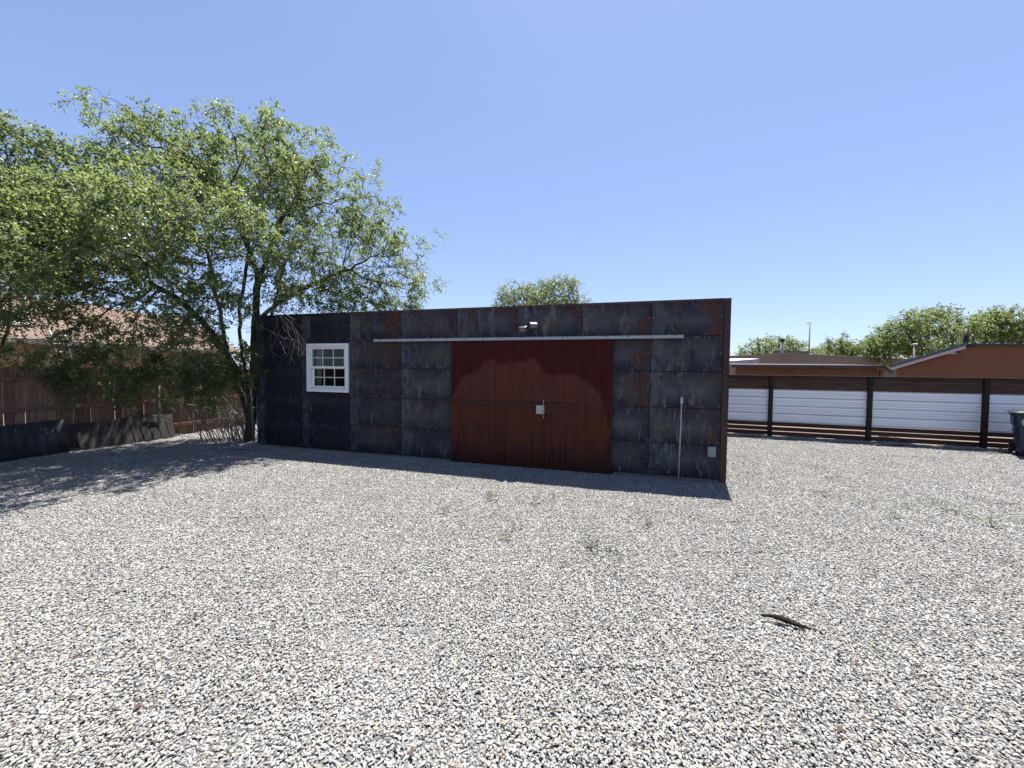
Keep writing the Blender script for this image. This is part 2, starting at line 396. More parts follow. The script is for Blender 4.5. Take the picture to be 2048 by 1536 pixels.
M = {}
M['steel'] = steel_sheet()
M['backing'] = simple("dark joint", (0.015, 0.012, 0.011), (0.04, 0.03, 0.026), 8, 0.8)
M['rivet'] = simple("dull zinc screw", (0.15, 0.15, 0.16), (0.34, 0.34, 0.35), 40, 0.45, 0.2)
M['trim'] = simple("rust brown trim", (0.035, 0.016, 0.013), (0.10, 0.045, 0.034), 7, 0.6, 0.2, stretch=(1, 1, 0.4))
M['roofing'] = simple("grey roofing felt", (0.12, 0.12, 0.12), (0.2, 0.2, 0.2), 5, 0.9)
M['galv'] = simple("galvanised rail", (0.33, 0.34, 0.35), (0.46, 0.47, 0.48), 18, 0.45, 0.35, k=0.75)
M['bolt'] = simple("dark bolt head", (0.02, 0.02, 0.022), (0.05, 0.05, 0.05), 40, 0.5, 0.5)
M['white'] = simple("white vinyl", (0.72, 0.72, 0.72), (0.82, 0.82, 0.81), 9, 0.4, 0.0, 0.03, k=0.9)
M['muntin'] = simple("pale green grey bar", (0.52, 0.58, 0.55), (0.6, 0.66, 0.62), 9, 0.45, 0.0, 0.03, k=0.85)
M['glass'] = glass_mat()
M['interior'] = simple("bare inner lining", (0.03, 0.024, 0.022), (0.07, 0.05, 0.04), 2, 0.9, k=1.0)
M['curtain'] = simple("olive curtain cloth", (0.20, 0.21, 0.15), (0.3, 0.3, 0.22), 6, 0.9, stretch=(8, 8, 0.5))
M['plate'] = simple("brushed steel plate", (0.52, 0.52, 0.50), (0.64, 0.63, 0.6), 14, 0.4, 0.3, 0.05, (1, 1, 6), k=0.55)
M['pvc'] = simple("grey plastic conduit", (0.42, 0.43, 0.43), (0.54, 0.54, 0.53), 12, 0.5, 0.0, 0.04, k=0.75)
M['boxgrey'] = simple("weathered grey enamel", (0.36, 0.38, 0.37), (0.48, 0.5, 0.49), 14, 0.5, 0.1, 0.05, k=0.5)
M['bronze'] = simple("bronze lamp housing", (0.13, 0.115, 0.095), (0.2, 0.18, 0.15), 20, 0.42, 0.2, 0.05, k=0.42)
M['lens'] = simple("pale lamp lens", (0.24, 0.24, 0.21), (0.4, 0.4, 0.36), 26, 0.2, 0.0, 0.05, k=0.34)
M['sill'] = wood("grey sill timber", (0.10, 0.09, 0.08), (0.2, 0.18, 0.16), (0.3, 0.27, 0.24), 'x')
M['fence_h'] = wood("dark stained boards", (0.020, 0.011, 0.008), (0.046, 0.024, 0.017), (0.085, 0.047, 0.034), 'x', 1.15)
M['post_d'] = wood("dark stained post", (0.018, 0.010, 0.008), (0.04, 0.022, 0.016), (0.07, 0.04, 0.03), 'z')
M['cap'] = wood("greyed cap rail", (0.09, 0.065, 0.05), (0.16, 0.12, 0.095), (0.23, 0.18, 0.15), 'x', 0.4)
M['picket'] = wood("weathered brown pickets", (0.045, 0.028, 0.020), (0.105, 0.062, 0.042), (0.19, 0.115, 0.08), 'z', 1.9)
M['corr'] = simple("white corrugated sheet", (0.60, 0.61, 0.63), (0.70, 0.71, 0.73), 3, 0.5, 0.05, 0.03, (0.3, 1, 3), k=1.08)
M['binblue'] = simple("navy bin plastic", (0.010, 0.016, 0.040), (0.016, 0.026, 0.062), 8, 0.42, 0.0, 0.05)
M['binlid'] = simple("dark bin lid", (0.016, 0.018, 0.026), (0.03, 0.033, 0.045), 8, 0.3, 0.0, 0.05)
M['rubber'] = simple("black rubber", (0.012, 0.012, 0.012), (0.03, 0.03, 0.03), 20, 0.8)
M['emblem'] = simple("white printed emblem", (0.6, 0.6, 0.62), (0.7, 0.7, 0.7), 20, 0.6)
M['stucco_pink'] = simple("rose brown stucco", (0.225, 0.092, 0.05), (0.31, 0.13, 0.072), 5, 0.95, 0, 0.5, bd=0.01)
M['stucco_tan'] = simple("tan stucco", (0.30, 0.235, 0.165), (0.38, 0.30, 0.215), 4, 0.95, 0, 0.4, bd=0.01)
M['stucco_coping'] = simple("pale coping", (0.52, 0.45, 0.34), (0.62, 0.55, 0.43), 6, 0.9, k=0.4)
M['stucco_ochre'] = simple("ochre stucco", (0.42, 0.26, 0.15), (0.54, 0.35, 0.21), 3, 0.95, 0, 0.4, k=0.5)
M['roof_green'] = simple("blue green metal roof", (0.10, 0.17, 0.185), (0.16, 0.24, 0.255), 4, 0.4, 0.4, 0.05, k=0.4)
M['fascia'] = simple("off white fascia", (0.62, 0.60, 0.56), (0.74, 0.72, 0.68), 8, 0.6, 0, 0.05)
M['fascia_grey'] = simple("weathered grey fascia", (0.24, 0.22, 0.20), (0.36, 0.33, 0.30), 5, 0.8, stretch=(1, 0.3, 3), k=0.4)
M['roof_brown'] = simple("maroon metal roof", (0.045, 0.018, 0.016), (0.075, 0.032, 0.028), 5, 0.5, 0.2, 0.05, k=0.4)
M['cedar'] = wood("orange cedar siding", (0.15, 0.068, 0.034), (0.27, 0.125, 0.06), (0.38, 0.19, 0.10), 'x', 0.5)
M['shingle'] = shingle_mat()
M['alu'] = simple("ladder aluminium", (0.62, 0.63, 0.65), (0.75, 0.76, 0.78), 16, 0.35, 0.5, 0.03, k=0.4)
M['pipe'] = simple("galvanised pipe", (0.16, 0.17, 0.18), (0.28, 0.29, 0.3), 16, 0.5, 0.4, 0.05)
M['black'] = simple("black flue pipe", (0.012, 0.012, 0.013), (0.03, 0.03, 0.032), 10, 0.5, 0.2)
M['palepipe'] = simple("pale flue pipe", (0.48, 0.46, 0.44), (0.6, 0.58, 0.56), 10, 0.5, 0.2)
M['tarp'] = simple("charcoal corrugated panel", (0.010, 0.011, 0.015), (0.085, 0.085, 0.095), 3.2, 0.7, 0.0, 0.2, (1.6, 1, 0.5))
M['oldply'] = simple("weathered grey panel", (0.012, 0.011, 0.012), (0.075, 0.064, 0.063), 3, 0.85, 0, 0.3)
M['log'] = bark("sawn log bark", (0.05, 0.035, 0.025), (0.11, 0.075, 0.055), (0.17, 0.12, 0.09))
M['logend'] = simple("sawn log end", (0.22, 0.14, 0.085), (0.36, 0.25, 0.16), 20, 0.9, k=0.4)
M['char'] = bark("charred stick", (0.004, 0.004, 0.0035), (0.010, 0.0095, 0.008), (0.040, 0.038, 0.032))
M['bark'] = bark("elm bark", (0.030, 0.024, 0.020), (0.075, 0.060, 0.050), (0.14, 0.115, 0.098))
M['twig'] = bark("dry grey twig", (0.12, 0.10, 0.085), (0.22, 0.19, 0.165), (0.32, 0.28, 0.245))
M['leaf'] = leaf_mat("elm leaf", (0.022, 0.046, 0.020), (0.068, 0.112, 0.038), (0.155, 0.205, 0.072), 1.2)
M['leaf_shade'] = leaf_mat("shaded elm leaf", (0.018, 0.040, 0.020), (0.052, 0.092, 0.036), (0.125, 0.175, 0.068), 0.95)  # elm leaf with the left side's shade put into its colour
M['leaf_far'] = leaf_mat("broad tree leaf", (0.040, 0.072, 0.018), (0.085, 0.125, 0.032), (0.145, 0.19, 0.055))
M['leaf_grey'] = leaf_mat("olive leaf", (0.055, 0.08, 0.035), (0.105, 0.14, 0.06), (0.17, 0.205, 0.095))
M['weed'] = leaf_mat("weed leaf", (0.02, 0.035, 0.01), (0.045, 0.07, 0.018), (0.09, 0.11, 0.04), 0.7)
M['dry'] = simple("dry russet litter", (0.07, 0.04, 0.026), (0.19, 0.12, 0.075), 12, 0.9, k=0.4)
M['stone'] = stone_mat()
M['ground'] = ground_mat()

# ------------------------------------------------------------------ ground and gravel
gm = MB(); S = 900
gm.poly([(-S, -S, -0.012), (S, -S, -0.012), (S, S, -0.012), (-S, S, -0.012)])
tag(gm.build("ground", M['ground']), kind="structure")

def rock_protos(n):
    bm = bmesh.new(); bmesh.ops.create_icosphere(bm, subdivisions=2, radius=1.0)
    V0 = np.array([v.co[:] for v in bm.verts]); F0 = np.array([[v.index for v in f.verts] for f in bm.faces]); bm.free()
    out = []
    for _ in range(n):
        V = V0.copy()
        for k in range(13):
            d = rng.normal(size=3); d /= np.linalg.norm(d); h = rng.uniform(0.45, 0.82)
            ex = np.maximum(V @ d - h, 0); V -= ex[:, None] * d[None]
        V *= np.array([1.08, rng.uniform(0.55, 0.9), rng.uniform(0.34, 0.6)])
        V += rng.normal(scale=0.02, size=V.shape)
        out.append(V)
    return out, F0
PROTO, PF = rock_protos(48)
def rotmats(n, tilt):
    a = rng.uniform(0, 2 * np.pi, n); b = rng.normal(0, tilt, n); c = rng.normal(0, tilt, n)
    ca, sa, cb, sb, cc, sc_ = np.cos(a), np.sin(a), np.cos(b), np.sin(b), np.cos(c), np.sin(c)
    Z = np.zeros((n, 3, 3)); Z[:, 0, 0] = ca; Z[:, 0, 1] = -sa; Z[:, 1, 0] = sa; Z[:, 1, 1] = ca; Z[:, 2, 2] = 1
    X = np.zeros((n, 3, 3)); X[:, 0, 0] = 1; X[:, 1, 1] = cb; X[:, 1, 2] = -sb; X[:, 2, 1] = sb; X[:, 2, 2] = cb
    Yr = np.zeros((n, 3, 3)); Yr[:, 1, 1] = 1; Yr[:, 0, 0] = cc; Yr[:, 0, 2] = sc_; Yr[:, 2, 0] = -sc_; Yr[:, 2, 2] = cc
    return Z @ X @ Yr
STONE_PAL = np.array([(0.60, 0.585, 0.56), (0.48, 0.473, 0.46), (0.37, 0.37, 0.37), (0.25, 0.257, 0.27), (0.10, 0.10, 0.108), (0.47, 0.405, 0.33), (0.46, 0.395, 0.37), (0.05, 0.05, 0.052), (0.32, 0.23, 0.165)])
STONE_P = np.array([0.27, 0.33, 0.21, 0.10, 0.03, 0.035, 0.025, 0.005, 0.006])
TILE = 0.40
def gravel_tile(k):
    pts = []
    n = 25; sp = TILE / n
    for i in range(n):
        for j in range(n):
            pts.append(((i + 0.5 + (0.5 if j % 2 else 0)) * sp + rng.uniform(-.4, .4) * sp - TILE / 2, (j + 0.5) * sp + rng.uniform(-.4, .4) * sp - TILE / 2, rng.uniform(-0.003, 0.004), rng.uniform(0.0075, 0.0135)))
    for i in range(420):
        pts.append((rng.uniform(-.5, .5) * TILE, rng.uniform(-.5, .5) * TILE, rng.uniform(0.003, 0.009), rng.uniform(0.005, 0.0165)))
    P = np.array(pts); P[:, :2] *= 1.045; n = len(P); R = rotmats(n, 0.27)
    Vs = np.empty((n, len(PROTO[0]), 3))
    for i in range(n):
        Vs[i] = (PROTO[rng.integers(len(PROTO))] * P[i, 3]) @ R[i].T + P[i, :3]
    F = (PF[None] + (np.arange(n) * len(PROTO[0]))[:, None, None]).reshape(-1, 3)
    c = 0.54 * np.array([1.01, 1.0, 0.975]) * STONE_PAL[rng.choice(len(STONE_PAL), n, p=STONE_P / STONE_P.sum())] * rng.uniform(0.85, 1.12, (n, 1))
    c4 = np.concatenate([np.clip(c, 0, 0.62), np.ones((n, 1))], 1).repeat(len(PF), 0)
    o = np_mesh("gravel_tile", Vs.reshape(-1, 3), F, M['stone'], attr={"tint": c4})
    col.objects.unlink(o)
    return o
tiles = bpy.data.collections.new("gravel tiles")
for k in range(12): tiles.objects.link(gravel_tile(k))

SH_A = ground_at(515, 890); SH_B = ground_at(1450, 966)
SH_YAW = math.atan2(SH_B.y - SH_A.y, SH_B.x - SH_A.x)
SH_L = (SH_B - SH_A).length
e1 = Vector((math.cos(SH_YAW), math.sin(SH_YAW), 0)); e2 = Vector((-e1.y, e1.x, 0))
FO = Vector((5.25, 12.27, 0)); FD = Vector((0.940, -0.342, 0)); FN = Vector((0.342, 0.940, 0))   # right fence line
LO = Vector((-10.62, 6.3, 0)); LD = Vector((0.309, 0.951, 0)); LO = LO - LD * 9.0; LN = Vector((-0.951, 0.309, 0))    # left fence line (LN points away)
def bank(x, y):
    """low bank of gravel along the right fence, soft undulation elsewhere"""
    d = (Vector((x, y, 0)) - FO).dot(FN)
    z = 0.014 * mnoise.noise(Vector((x * 0.55, y * 0.55, 3.1))) + 0.010 * mnoise.noise(Vector((x * 1.7, y * 1.7, 9.0)))
    s = (Vector((x, y, 0)) - FO).dot(FD)
    z += max(0, 0.5 * mnoise.noise(Vector((s * 0.9, 0, 5.0))) + 0.45) * 0.09 * math.exp(-((d + 0.25) / 0.3) ** 2)
    p = Vector((x, y, 0)) - Vector((-6.4, 9.3, 0))
    z += 0.05 * math.exp(-(p.length / 0.5) ** 2)
    return z
gv = []; gi = []
nx = 0
y = 0.6
while y < 14.5:
    x = -11.5
    while x < 15.5:
        p = Vector((x, y, 0))
        inside = (p - FO).dot(FN) < 0.12 and (p - LO).dot(LN) < 0.1
        q = p - SH_A; lx, ly = q.dot(e1), q.dot(e2)
        if -0.05 < lx < SH_L + 0.02 and ly > 0.22: inside = False
        if abs(x) > 1.33 * y + 2.5: inside = False
        if lx <= 0 and ly > 6: inside = False
        if inside: gv.append((x, y, bank(x, y)))
        x += TILE
    y += TILE
gme = bpy.data.meshes.new("gravel"); gme.from_pydata(gv, [], [])
gob = bpy.data.objects.new("gravel", gme); col.objects.link(gob); gme.materials.append(M['stone'])
tag(gob, kind="stuff"); gob["label"] = "pale grey and white crushed gravel covering the yard"; gob["category"] = "gravel"
ng = bpy.data.node_groups.new("gravel scatter", 'GeometryNodeTree')
ng.interface.new_socket("Geometry", in_out='INPUT', socket_type='NodeSocketGeometry')
ng.interface.new_socket("Geometry", in_out='OUTPUT', socket_type='NodeSocketGeometry')
gi_ = ng.nodes.new("NodeGroupInput"); go_ = ng.nodes.new("NodeGroupOutput")
ci = ng.nodes.new("GeometryNodeCollectionInfo"); ci.inputs[0].default_value = tiles; ci.inputs[1].default_value = True; ci.inputs[2].default_value = True
ip = ng.nodes.new("GeometryNodeInstanceOnPoints"); ip.inputs["Pick Instance"].default_value = True
ri = ng.nodes.new("FunctionNodeRandomValue"); ri.data_type = 'INT'
[s for s in ri.inputs if s.name == 'Min' and s.type == 'INT'][0].default_value = 0
[s for s in ri.inputs if s.name == 'Max' and s.type == 'INT'][0].default_value = 11
ri.inputs["Seed"].default_value = 3
rr = ng.nodes.new("FunctionNodeRandomValue"); rr.data_type = 'INT'
[s for s in rr.inputs if s.name == 'Min' and s.type == 'INT'][0].default_value = 0
[s for s in rr.inputs if s.name == 'Max' and s.type == 'INT'][0].default_value = 3
rr.inputs["Seed"].default_value = 8
mu = ng.nodes.new("ShaderNodeMath"); mu.operation = 'MULTIPLY'; mu.inputs[1].default_value = math.pi / 2
cx = ng.nodes.new("ShaderNodeCombineXYZ")
out_int = lambda nd: [s for s in nd.outputs if s.type == 'INT'][0]
ng.links.new(gi_.outputs[0], ip.inputs["Points"]); ng.links.new(ci.outputs[0], ip.inputs["Instance"])
ng.links.new(out_int(ri), ip.inputs["Instance Index"])
ng.links.new(out_int(rr), mu.inputs[0]); ng.links.new(mu.outputs[0], cx.inputs[2]); ng.links.new(cx.outputs[0], ip.inputs["Rotation"])
ng.links.new(ip.outputs[0], go_.inputs[0])
md = gob.modifiers.new("scatter", 'NODES'); md.node_group = ng

# ------------------------------------------------------------------ steel shed
shed = empty("steel_shed", SH_A, SH_YAW)
tag(shed, "long flat roofed shed clad in blued and rusted steel sheets", "shed")
SH_H, SH_D = 3.145, 6.5
ROWS = [0.05, 0.63, 1.26, 1.90, 2.52, SH_H - 0.02]
COLS = [0.0, 1.37, 2.69, 3.99, 5.28, 6.55, 7.81, 9.03, SH_L - 0.09]
WX0, WX1, WZ0, WZ1 = 1.60, 2.62, 1.41, 2.41
def wall_front():
    V = []; F = []; mi = []; sheet = []; uvs = []
    def quad(x0, x1, z0, z1, y, shc, sx0, sx1, sz0, sz1):
        b = len(V); V.extend([(x0, y, z0), (x1, y, z0), (x1, y, z1), (x0, y, z1)])
        V.extend([(x0, 0.02, z0), (x1, 0.02, z0), (x1, 0.02, z1), (x0, 0.02, z1)])
        fs = [(b, b+1, b+2, b+3), (b, b+4, b+5, b+1), (b+1, b+5, b+6, b+2), (b+2, b+6, b+7, b+3), (b+3, b+7, b+4, b)]
        for f in fs:
            F.append(f); mi.append(0); sheet.append(shc)
            for i in f:
                vx, vy, vz = V[i]; uvs.append(((vx - sx0) / (sx1 - sx0), (vz - sz0) / (sz1 - sz0)))
    g = 0.005
    for i in range(8):
        for j in range(5):
            x0, x1 = COLS[i] + g, COLS[i + 1] - g
            z0, z1 = ROWS[j] + g, ROWS[j + 1] - g
            shc = (random.random(), random.random(), random.random(), 1)
            if i < 2: shc = (0.0, 1.0, 0.1, 1)  # left columns darkened: tree shade painted into the sheet tone
            if i == 2: shc = (0.15 + 0.25 * random.random(), 0.45 + 0.3 * random.random(), random.random(), 1)  # third column partly darkened, fading the painted shade out
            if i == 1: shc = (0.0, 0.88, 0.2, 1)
            if i >= 3 and j < 4: shc = (0.35 + 0.65 * random.random(), 0.55 * random.random() ** 2, random.random(), 1)
            if j == 4 and i > 2: shc = (0.55 + 0.4 * random.random(), 0.15, 0.62 + 0.38 * random.random(), 1)
            y = -random.uniform(0.001, 0.004)
            xs = sorted({x0, x1} | {w for w in (WX0, WX1) if x0 < w < x1}); zs = sorted({z0, z1} | {w for w in (WZ0, WZ1) if z0 < w < z1})
            for a, b in zip(xs, xs[1:]):
                for c, d in zip(zs, zs[1:]):
                    if WX0 - .01 < (a + b) / 2 < WX1 + .01 and WZ0 - .01 < (c + d) / 2 < WZ1 + .01: continue
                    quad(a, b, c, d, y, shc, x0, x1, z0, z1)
    # dark backing behind the joints, with the window opening left free
    def back(x0, x1, z0, z1):
        b = len(V); V.extend([(x0, 0.012, z0), (x1, 0.012, z0), (x1, 0.012, z1), (x0, 0.012, z1)])
        F.append((b, b+1, b+2, b+3)); mi.append(1); sheet.append((0, 0, 0, 1)); uvs.extend([(0, 0)] * 4)
    back(0, WX0, 0.0, SH_H - .03); back(WX1, SH_L - .05, 0.0, SH_H - .03); back(WX0, WX1, 0.0, WZ0); back(WX0, WX1, WZ1, SH_H - .03)
    # screws beside every joint
    mb = MB()
    for i, cxx in enumerate(COLS):
        for j in range(5):
            for k in range(2):
                z = ROWS[j] + (ROWS[j + 1] - ROWS[j]) * (0.08 + 0.46 * k)
                for s in (-0.035, 0.035):
                    x = cxx + s
                    if 0.02 < x < SH_L - .1 and random.random() < 0.9 and not (WX0 - .06 < x < WX1 + .06 and WZ0 - .06 < z < WZ1 + .06):
                        mb.dome((x, -0.004, z), 0.0115, (0, -1, 0))
    for j in range(1, 5):
        for i in range(8):
            for k in range(1, 4):
                x = COLS[i] + (COLS[i + 1] - COLS[i]) * k / 4
                for s in (-0.03, 0.03):
                    z = ROWS[j] + s
                    if random.random() < 0.85 and not (WX0 - .06 < x < WX1 + .06 and WZ0 - .06 < z < WZ1 + .06):
                        mb.dome((x, -0.004, z), 0.0115, (0, -1, 0))
    b = len(V); V.extend(mb.v)
    for f in mb.f:
        F.append(tuple(i + b for i in f)); mi.append(2); sheet.append((0, 0, 0, 1)); uvs.extend([(0, 0)] * len(f))
    me = bpy.data.meshes.new("front_wall"); me.from_pydata(V, [], F)
    for mm in (M['steel'], M['backing'], M['rivet']): me.materials.append(mm)
    me.polygons.foreach_set("material_index", mi)
    a = me.attributes.new("sheet", 'FLOAT_COLOR', 'FACE'); a.data.foreach_set("color", np.array(sheet, np.float32).ravel())
    u = me.uv_layers.new(name="sheet_uv"); u.data.foreach_set("uv", np.array(uvs, np.float32).ravel())
    me.update()
    o = bpy.data.objects.new("front_wall", me); col.objects.link(o); o.parent = shed
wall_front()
b = MB()
b.box((0.0, 0.021, 0.0), (0.06, SH_D, SH_H - 0.03)); b.box((SH_L - 0.06, 0.021, 0.0), (SH_L, SH_D, SH_H - 0.03)); b.box((0.061, SH_D - 0.06, 0), (SH_L - 0.061, SH_D - 0.001, SH_H - .03))
b.build("side_wall", M['trim'], shed)
b = MB(); b.box((0.062, 0.0215, SH_H - 0.35), (SH_L - 0.062, SH_D - 0.062, SH_H - 0.27)); b.build("roof", M['roofing'], shed)
b = MB()  # inner lining, visible only as the dark room behind the glass
rx0, rx1, ry0, ry1, rz0, rz1 = 0.3, 3.4, 0.075, 1.7, 0.9, 2.7
for q in ([(rx0,ry0,rz0),(rx1,ry0,rz0),(rx1,ry1,rz0),(rx0,ry1,rz0)], [(rx0,ry0,rz1),(rx1,ry0,rz1),(rx1,ry1,rz1),(rx0,ry1,rz1)], [(rx0,ry0,rz0),(rx0,ry1,rz0),(rx0,ry1,rz1),(rx0,ry0,rz1)], [(rx1,ry0,rz0),(rx1,ry1,rz0),(rx1,ry1,rz1),(rx1,ry0,rz1)], [(rx0,ry1,rz0),(rx1,ry1,rz0),(rx1,ry1,rz1),(rx0,ry1,rz1)]): b.poly(q)
b.box((0.35, 1.3, 1.55), (3.3, 1.65, 1.58)); b.box((0.7, 1.35, 1.582), (1.0, 1.6, 1.9)); b.box((1.15, 1.38, 1.582), (1.35, 1.6, 2.05)); b.box((0.5, 1.2, 1.95), (0.62, 1.5, 2.5))
b.build("inner_lining", M['interior'], shed)
b = MB(); b.box((SH_L - 0.088, -0.012, 0.0), (SH_L + 0.006, 0.0195, SH_H)); b.box((SH_L + 0.0065, -0.012, 0.0), (SH_L + 0.012, 0.09, SH_H))
b.build("corner_trim", M['trim'], shed)
b = MB(); b.box((-0.02, -0.016, SH_H - 0.018), (SH_L - 0.09, 0.08, SH_H + 0.002)); b.build("roof_edging", M['trim'], shed)
b = MB(); b.box((8.42, -0.035, -0.01), (SH_L - 0.10, -0.006, 0.045)); b.build("base_board", M['sill'], shed)
b = MB(); b.box((0.05, -0.03, -0.02), (5.17, -0.006, 0.03)); b.build("base_board", M['sill'], shed)
# window
win = MB()
def frame_box(mb, x0, x1, z0, z1, w, y0, y1, wb=None):
    wb = wb or w
    mb.box((x0, y0, z0), (x1, y1, z0 + wb)); mb.box((x0, y0, z1 - w), (x1, y1, z1))
    mb.box((x0, y0 , z0 + wb), (x0 + w, y1, z1 - w)); mb.box((x1 - w, y0, z0 + wb), (x1, y1, z1 - w))
frame_box(win, 1.545, 2.675, 1.355, 2.455, 0.068, -0.055, 0.019)
frame_box(win, 1.614, 2.606, 1.424, 2.386, 0.020, -0.035, 0.07)
wo_ = win.build("window", M['white'], shed, bevel=0.006)
sa = MB(); frame_box(sa, 1.635, 2.585, 1.90, 2.365, 0.036, -0.022, 0.012)
sa.build("sash", M['white'], wo_, bevel=0.004)
sa = MB(); frame_box(sa, 1.635, 2.585, 1.445, 1.935, 0.052, 0.014, 0.05, 0.045); sa.box((1.6351, -0.03, 1.895), (2.5849, -0.0225, 1.94))
sa.build("sash", M['white'], wo_, bevel=0.004)
mu_ = MB()
for (z0, z1, yy, xa, xb) in ((1.936, 2.33, -0.012, 1.671, 2.549), (1.49, 1.883, 0.024, 1.687, 2.533)):
    for k in (1, 2):
        x = xa + (xb - xa) * k / 3; mu_.box((x - 0.011, yy, z0), (x + 0.011, yy + 0.012, z1))
    zc = (z0 + z1) / 2
    for k in range(3):
        a_ = xa + (xb - xa) * k / 3 + (0.011 if k else 0); b_ = xa + (xb - xa) * (k + 1) / 3 - (0.011 if k < 2 else 0)
        mu_.box((a_, yy + 0.001, zc - 0.010), (b_, yy + 0.011, zc + 0.010))
mu_.build("muntins", M['muntin'], wo_)
gl_ = MB(); gl_.poly([(1.66, 0.004, 1.93), (2.56, 0.004, 1.93), (2.56, 0.004, 2.34), (1.66, 0.004, 2.34)]); gl_.build("glass", M['glass'], wo_)
gl_ = MB(); gl_.poly([(1.68, 0.040, 1.48), (2.54, 0.040, 1.48), (2.54, 0.040, 1.89), (1.68, 0.040, 1.89)]); gl_.build("glass", M['glass'], wo_)
cu_ = MB(); cu_.tube([(1.70, 0.13, 1.4), (1.70, 0.13, 2.38)], 0.03, 8); cu_.tube([(1.765, 0.14, 1.4), (1.765, 0.14, 2.38)], 0.026, 8); cu_.build("curtain", M['curtain'], wo_)
# track
tr = MB(); tr.box((3.38, -0.115, 2.475), (9.55, -0.105, 2.53)); tr.box((3.38, -0.1049, 2.515), (9.55, -0.005, 2.53)); tr.box((3.38, -0.1049, 2.475), (9.55, -0.085, 2.48))
tro = tr.build("door_track", M['galv'], shed, bevel=0.002)
for k in range(16):
    bo = MB(); bo.dome((3.55 + k * 0.392, -0.1152, 2.515), 0.012, (0, -1, 0), n=6); bo.build("bolt", M['bolt'], tro)
# sliding door, two sheets
def zx(px, py):   # photo pixel -> door face (local x, z)
    d = ray(px, py); n_ = -e2; p0 = SH_A - e2 * 0.07; C_ = Vector((0, 0, CAM_H))
    t_ = (p0 - C_).dot(n_) / d.dot(n_); q = C_ + d * t_ - SH_A
    return q.dot(e1), q.z
bp = [(130,860),(160,790),(280,745),(330,660),(400,650),(440,690),(600,665),(700,650),(740,720),(780,770),(840,790),(870,755),(990,770),(1050,800),(1120,860),(1180,930),(1215,1080),(1225,1400)]
bp = [zx(880 + a / 3.658, 540 + b_ / 3.658) for a, b_ in bp]
bp = [(5.15, bp[0][1] - 0.3)] + bp + [(8.45, 0.1)]
M['rust'] = rust_door(bp)
dl = MB(); dl.box((5.20, -0.083, 0.015), (7.0985, -0.068, 2.472)); dr1 = dl.build("sliding_door", M['rust'], shed, bevel=0.002)
dl = MB(); dl.box((7.1015, -0.0825, 0.015), (8.385, -0.066, 2.472)); dr2 = dl.build("sliding_door", M['rust'], shed, bevel=0.002)
lb = MB(); lb.box((5.21, -0.125, 1.262), (7.78, -0.0865, 1.268)); lb.box((5.21, -0.0915, 1.235), (7.78, -0.0865, 1.2615)); lb.box((7.08, -0.0863, 1.25), (7.78, -0.0825, 1.268)); lb.dome((7.72, -0.0855, 1.30), 0.012, (0, -1, 0)); lb.build("latch_bar", M['trim'], dr1)
lp = MB(); lp.box((6.985, -0.132, 1.068), (7.145, -0.0925, 1.232)); lpo = lp.build("lock_box", M['plate'], dr1, bevel=0.004)
rd = MB(); rd.tube([(7.128, -0.142, 0.985), (7.128, -0.142, 1.345)], 0.009, 8); rd.build("bolt_rod", M['plate'], dr1)
js = MB(); js.box((7.06, -0.0862, 0.02), (7.075, -0.0832, 1.0)); js.build("seam_strip", M['rust'], dr1)

def on_shed(o, x, y, z):
    o.location = SH_A + e1 * x + e2 * y + Vector((0, 0, z)); o.rotation_euler = (0, 0, SH_YAW)
# security light above the door
sl = empty("security_light"); on_shed(sl, 6.82, -0.006, 2.78)
tag(sl, "twin headed bronze floodlight fixed to steel wall above the sliding door", "outdoor light")
pm = MB(); pm.tube([(0, 0, 0.02), (0, -0.03, 0.02)], 0.052, 16); pm.build("mount_plate", M['bronze'], sl, bevel=0.004)
arm = MB(); arm.tube([(0.01, -0.03, 0.02), (0.05, -0.09, -0.005), (0.09, -0.10, -0.02)], 0.013, 8); arm.tube([(-0.01, -0.03, 0.015), (-0.05, -0.09, -0.05), (-0.08, -0.11, -0.07)], 0.013, 8); arm.build("arm", M['bronze'], sl)
for (dx, dz, yw) in ((0.10, -0.035, 0.35), (-0.10, -0.10, -0.25)):
    MM = Matrix.Translation((dx, -0.15, dz)) @ Matrix.Rotation(yw, 4, 'Z') @ Matrix.Rotation(rad(28), 4, 'X')
    h = MB(); h.box((-0.074, -0.045, -0.046), (0.074, 0.05, 0.046), 0, MM); ho = h.build("lamp_head", M['bronze'], sl, bevel=0.012)
    h = MB(); h.box((-0.056, -0.050, -0.032), (0.056, -0.0455, 0.032), 0, MM); h.build("lens", M['lens'], ho)
# outlet box
ob = empty("outlet_box"); on_shed(ob, 10.045, -0.006, 0.535)
tag(ob, "small grey weatherproof outlet box low on the right end of steel wall", "outlet box")
h = MB(); h.box((-0.06, -0.055, -0.085), (0.06, 0, 0.085)); h.build("back_box", M['boxgrey'], ob, bevel=0.012)
h = MB(); h.box((-0.066, -0.085, -0.09), (0.062, -0.0555, 0.088)); cv_ = h.build("cover", M['boxgrey'], ob, bevel=0.016)
h = MB(); h.box((0.0625, -0.076, -0.03), (0.07, -0.06, 0.03)); h.build("hinge", M['bolt'], ob)
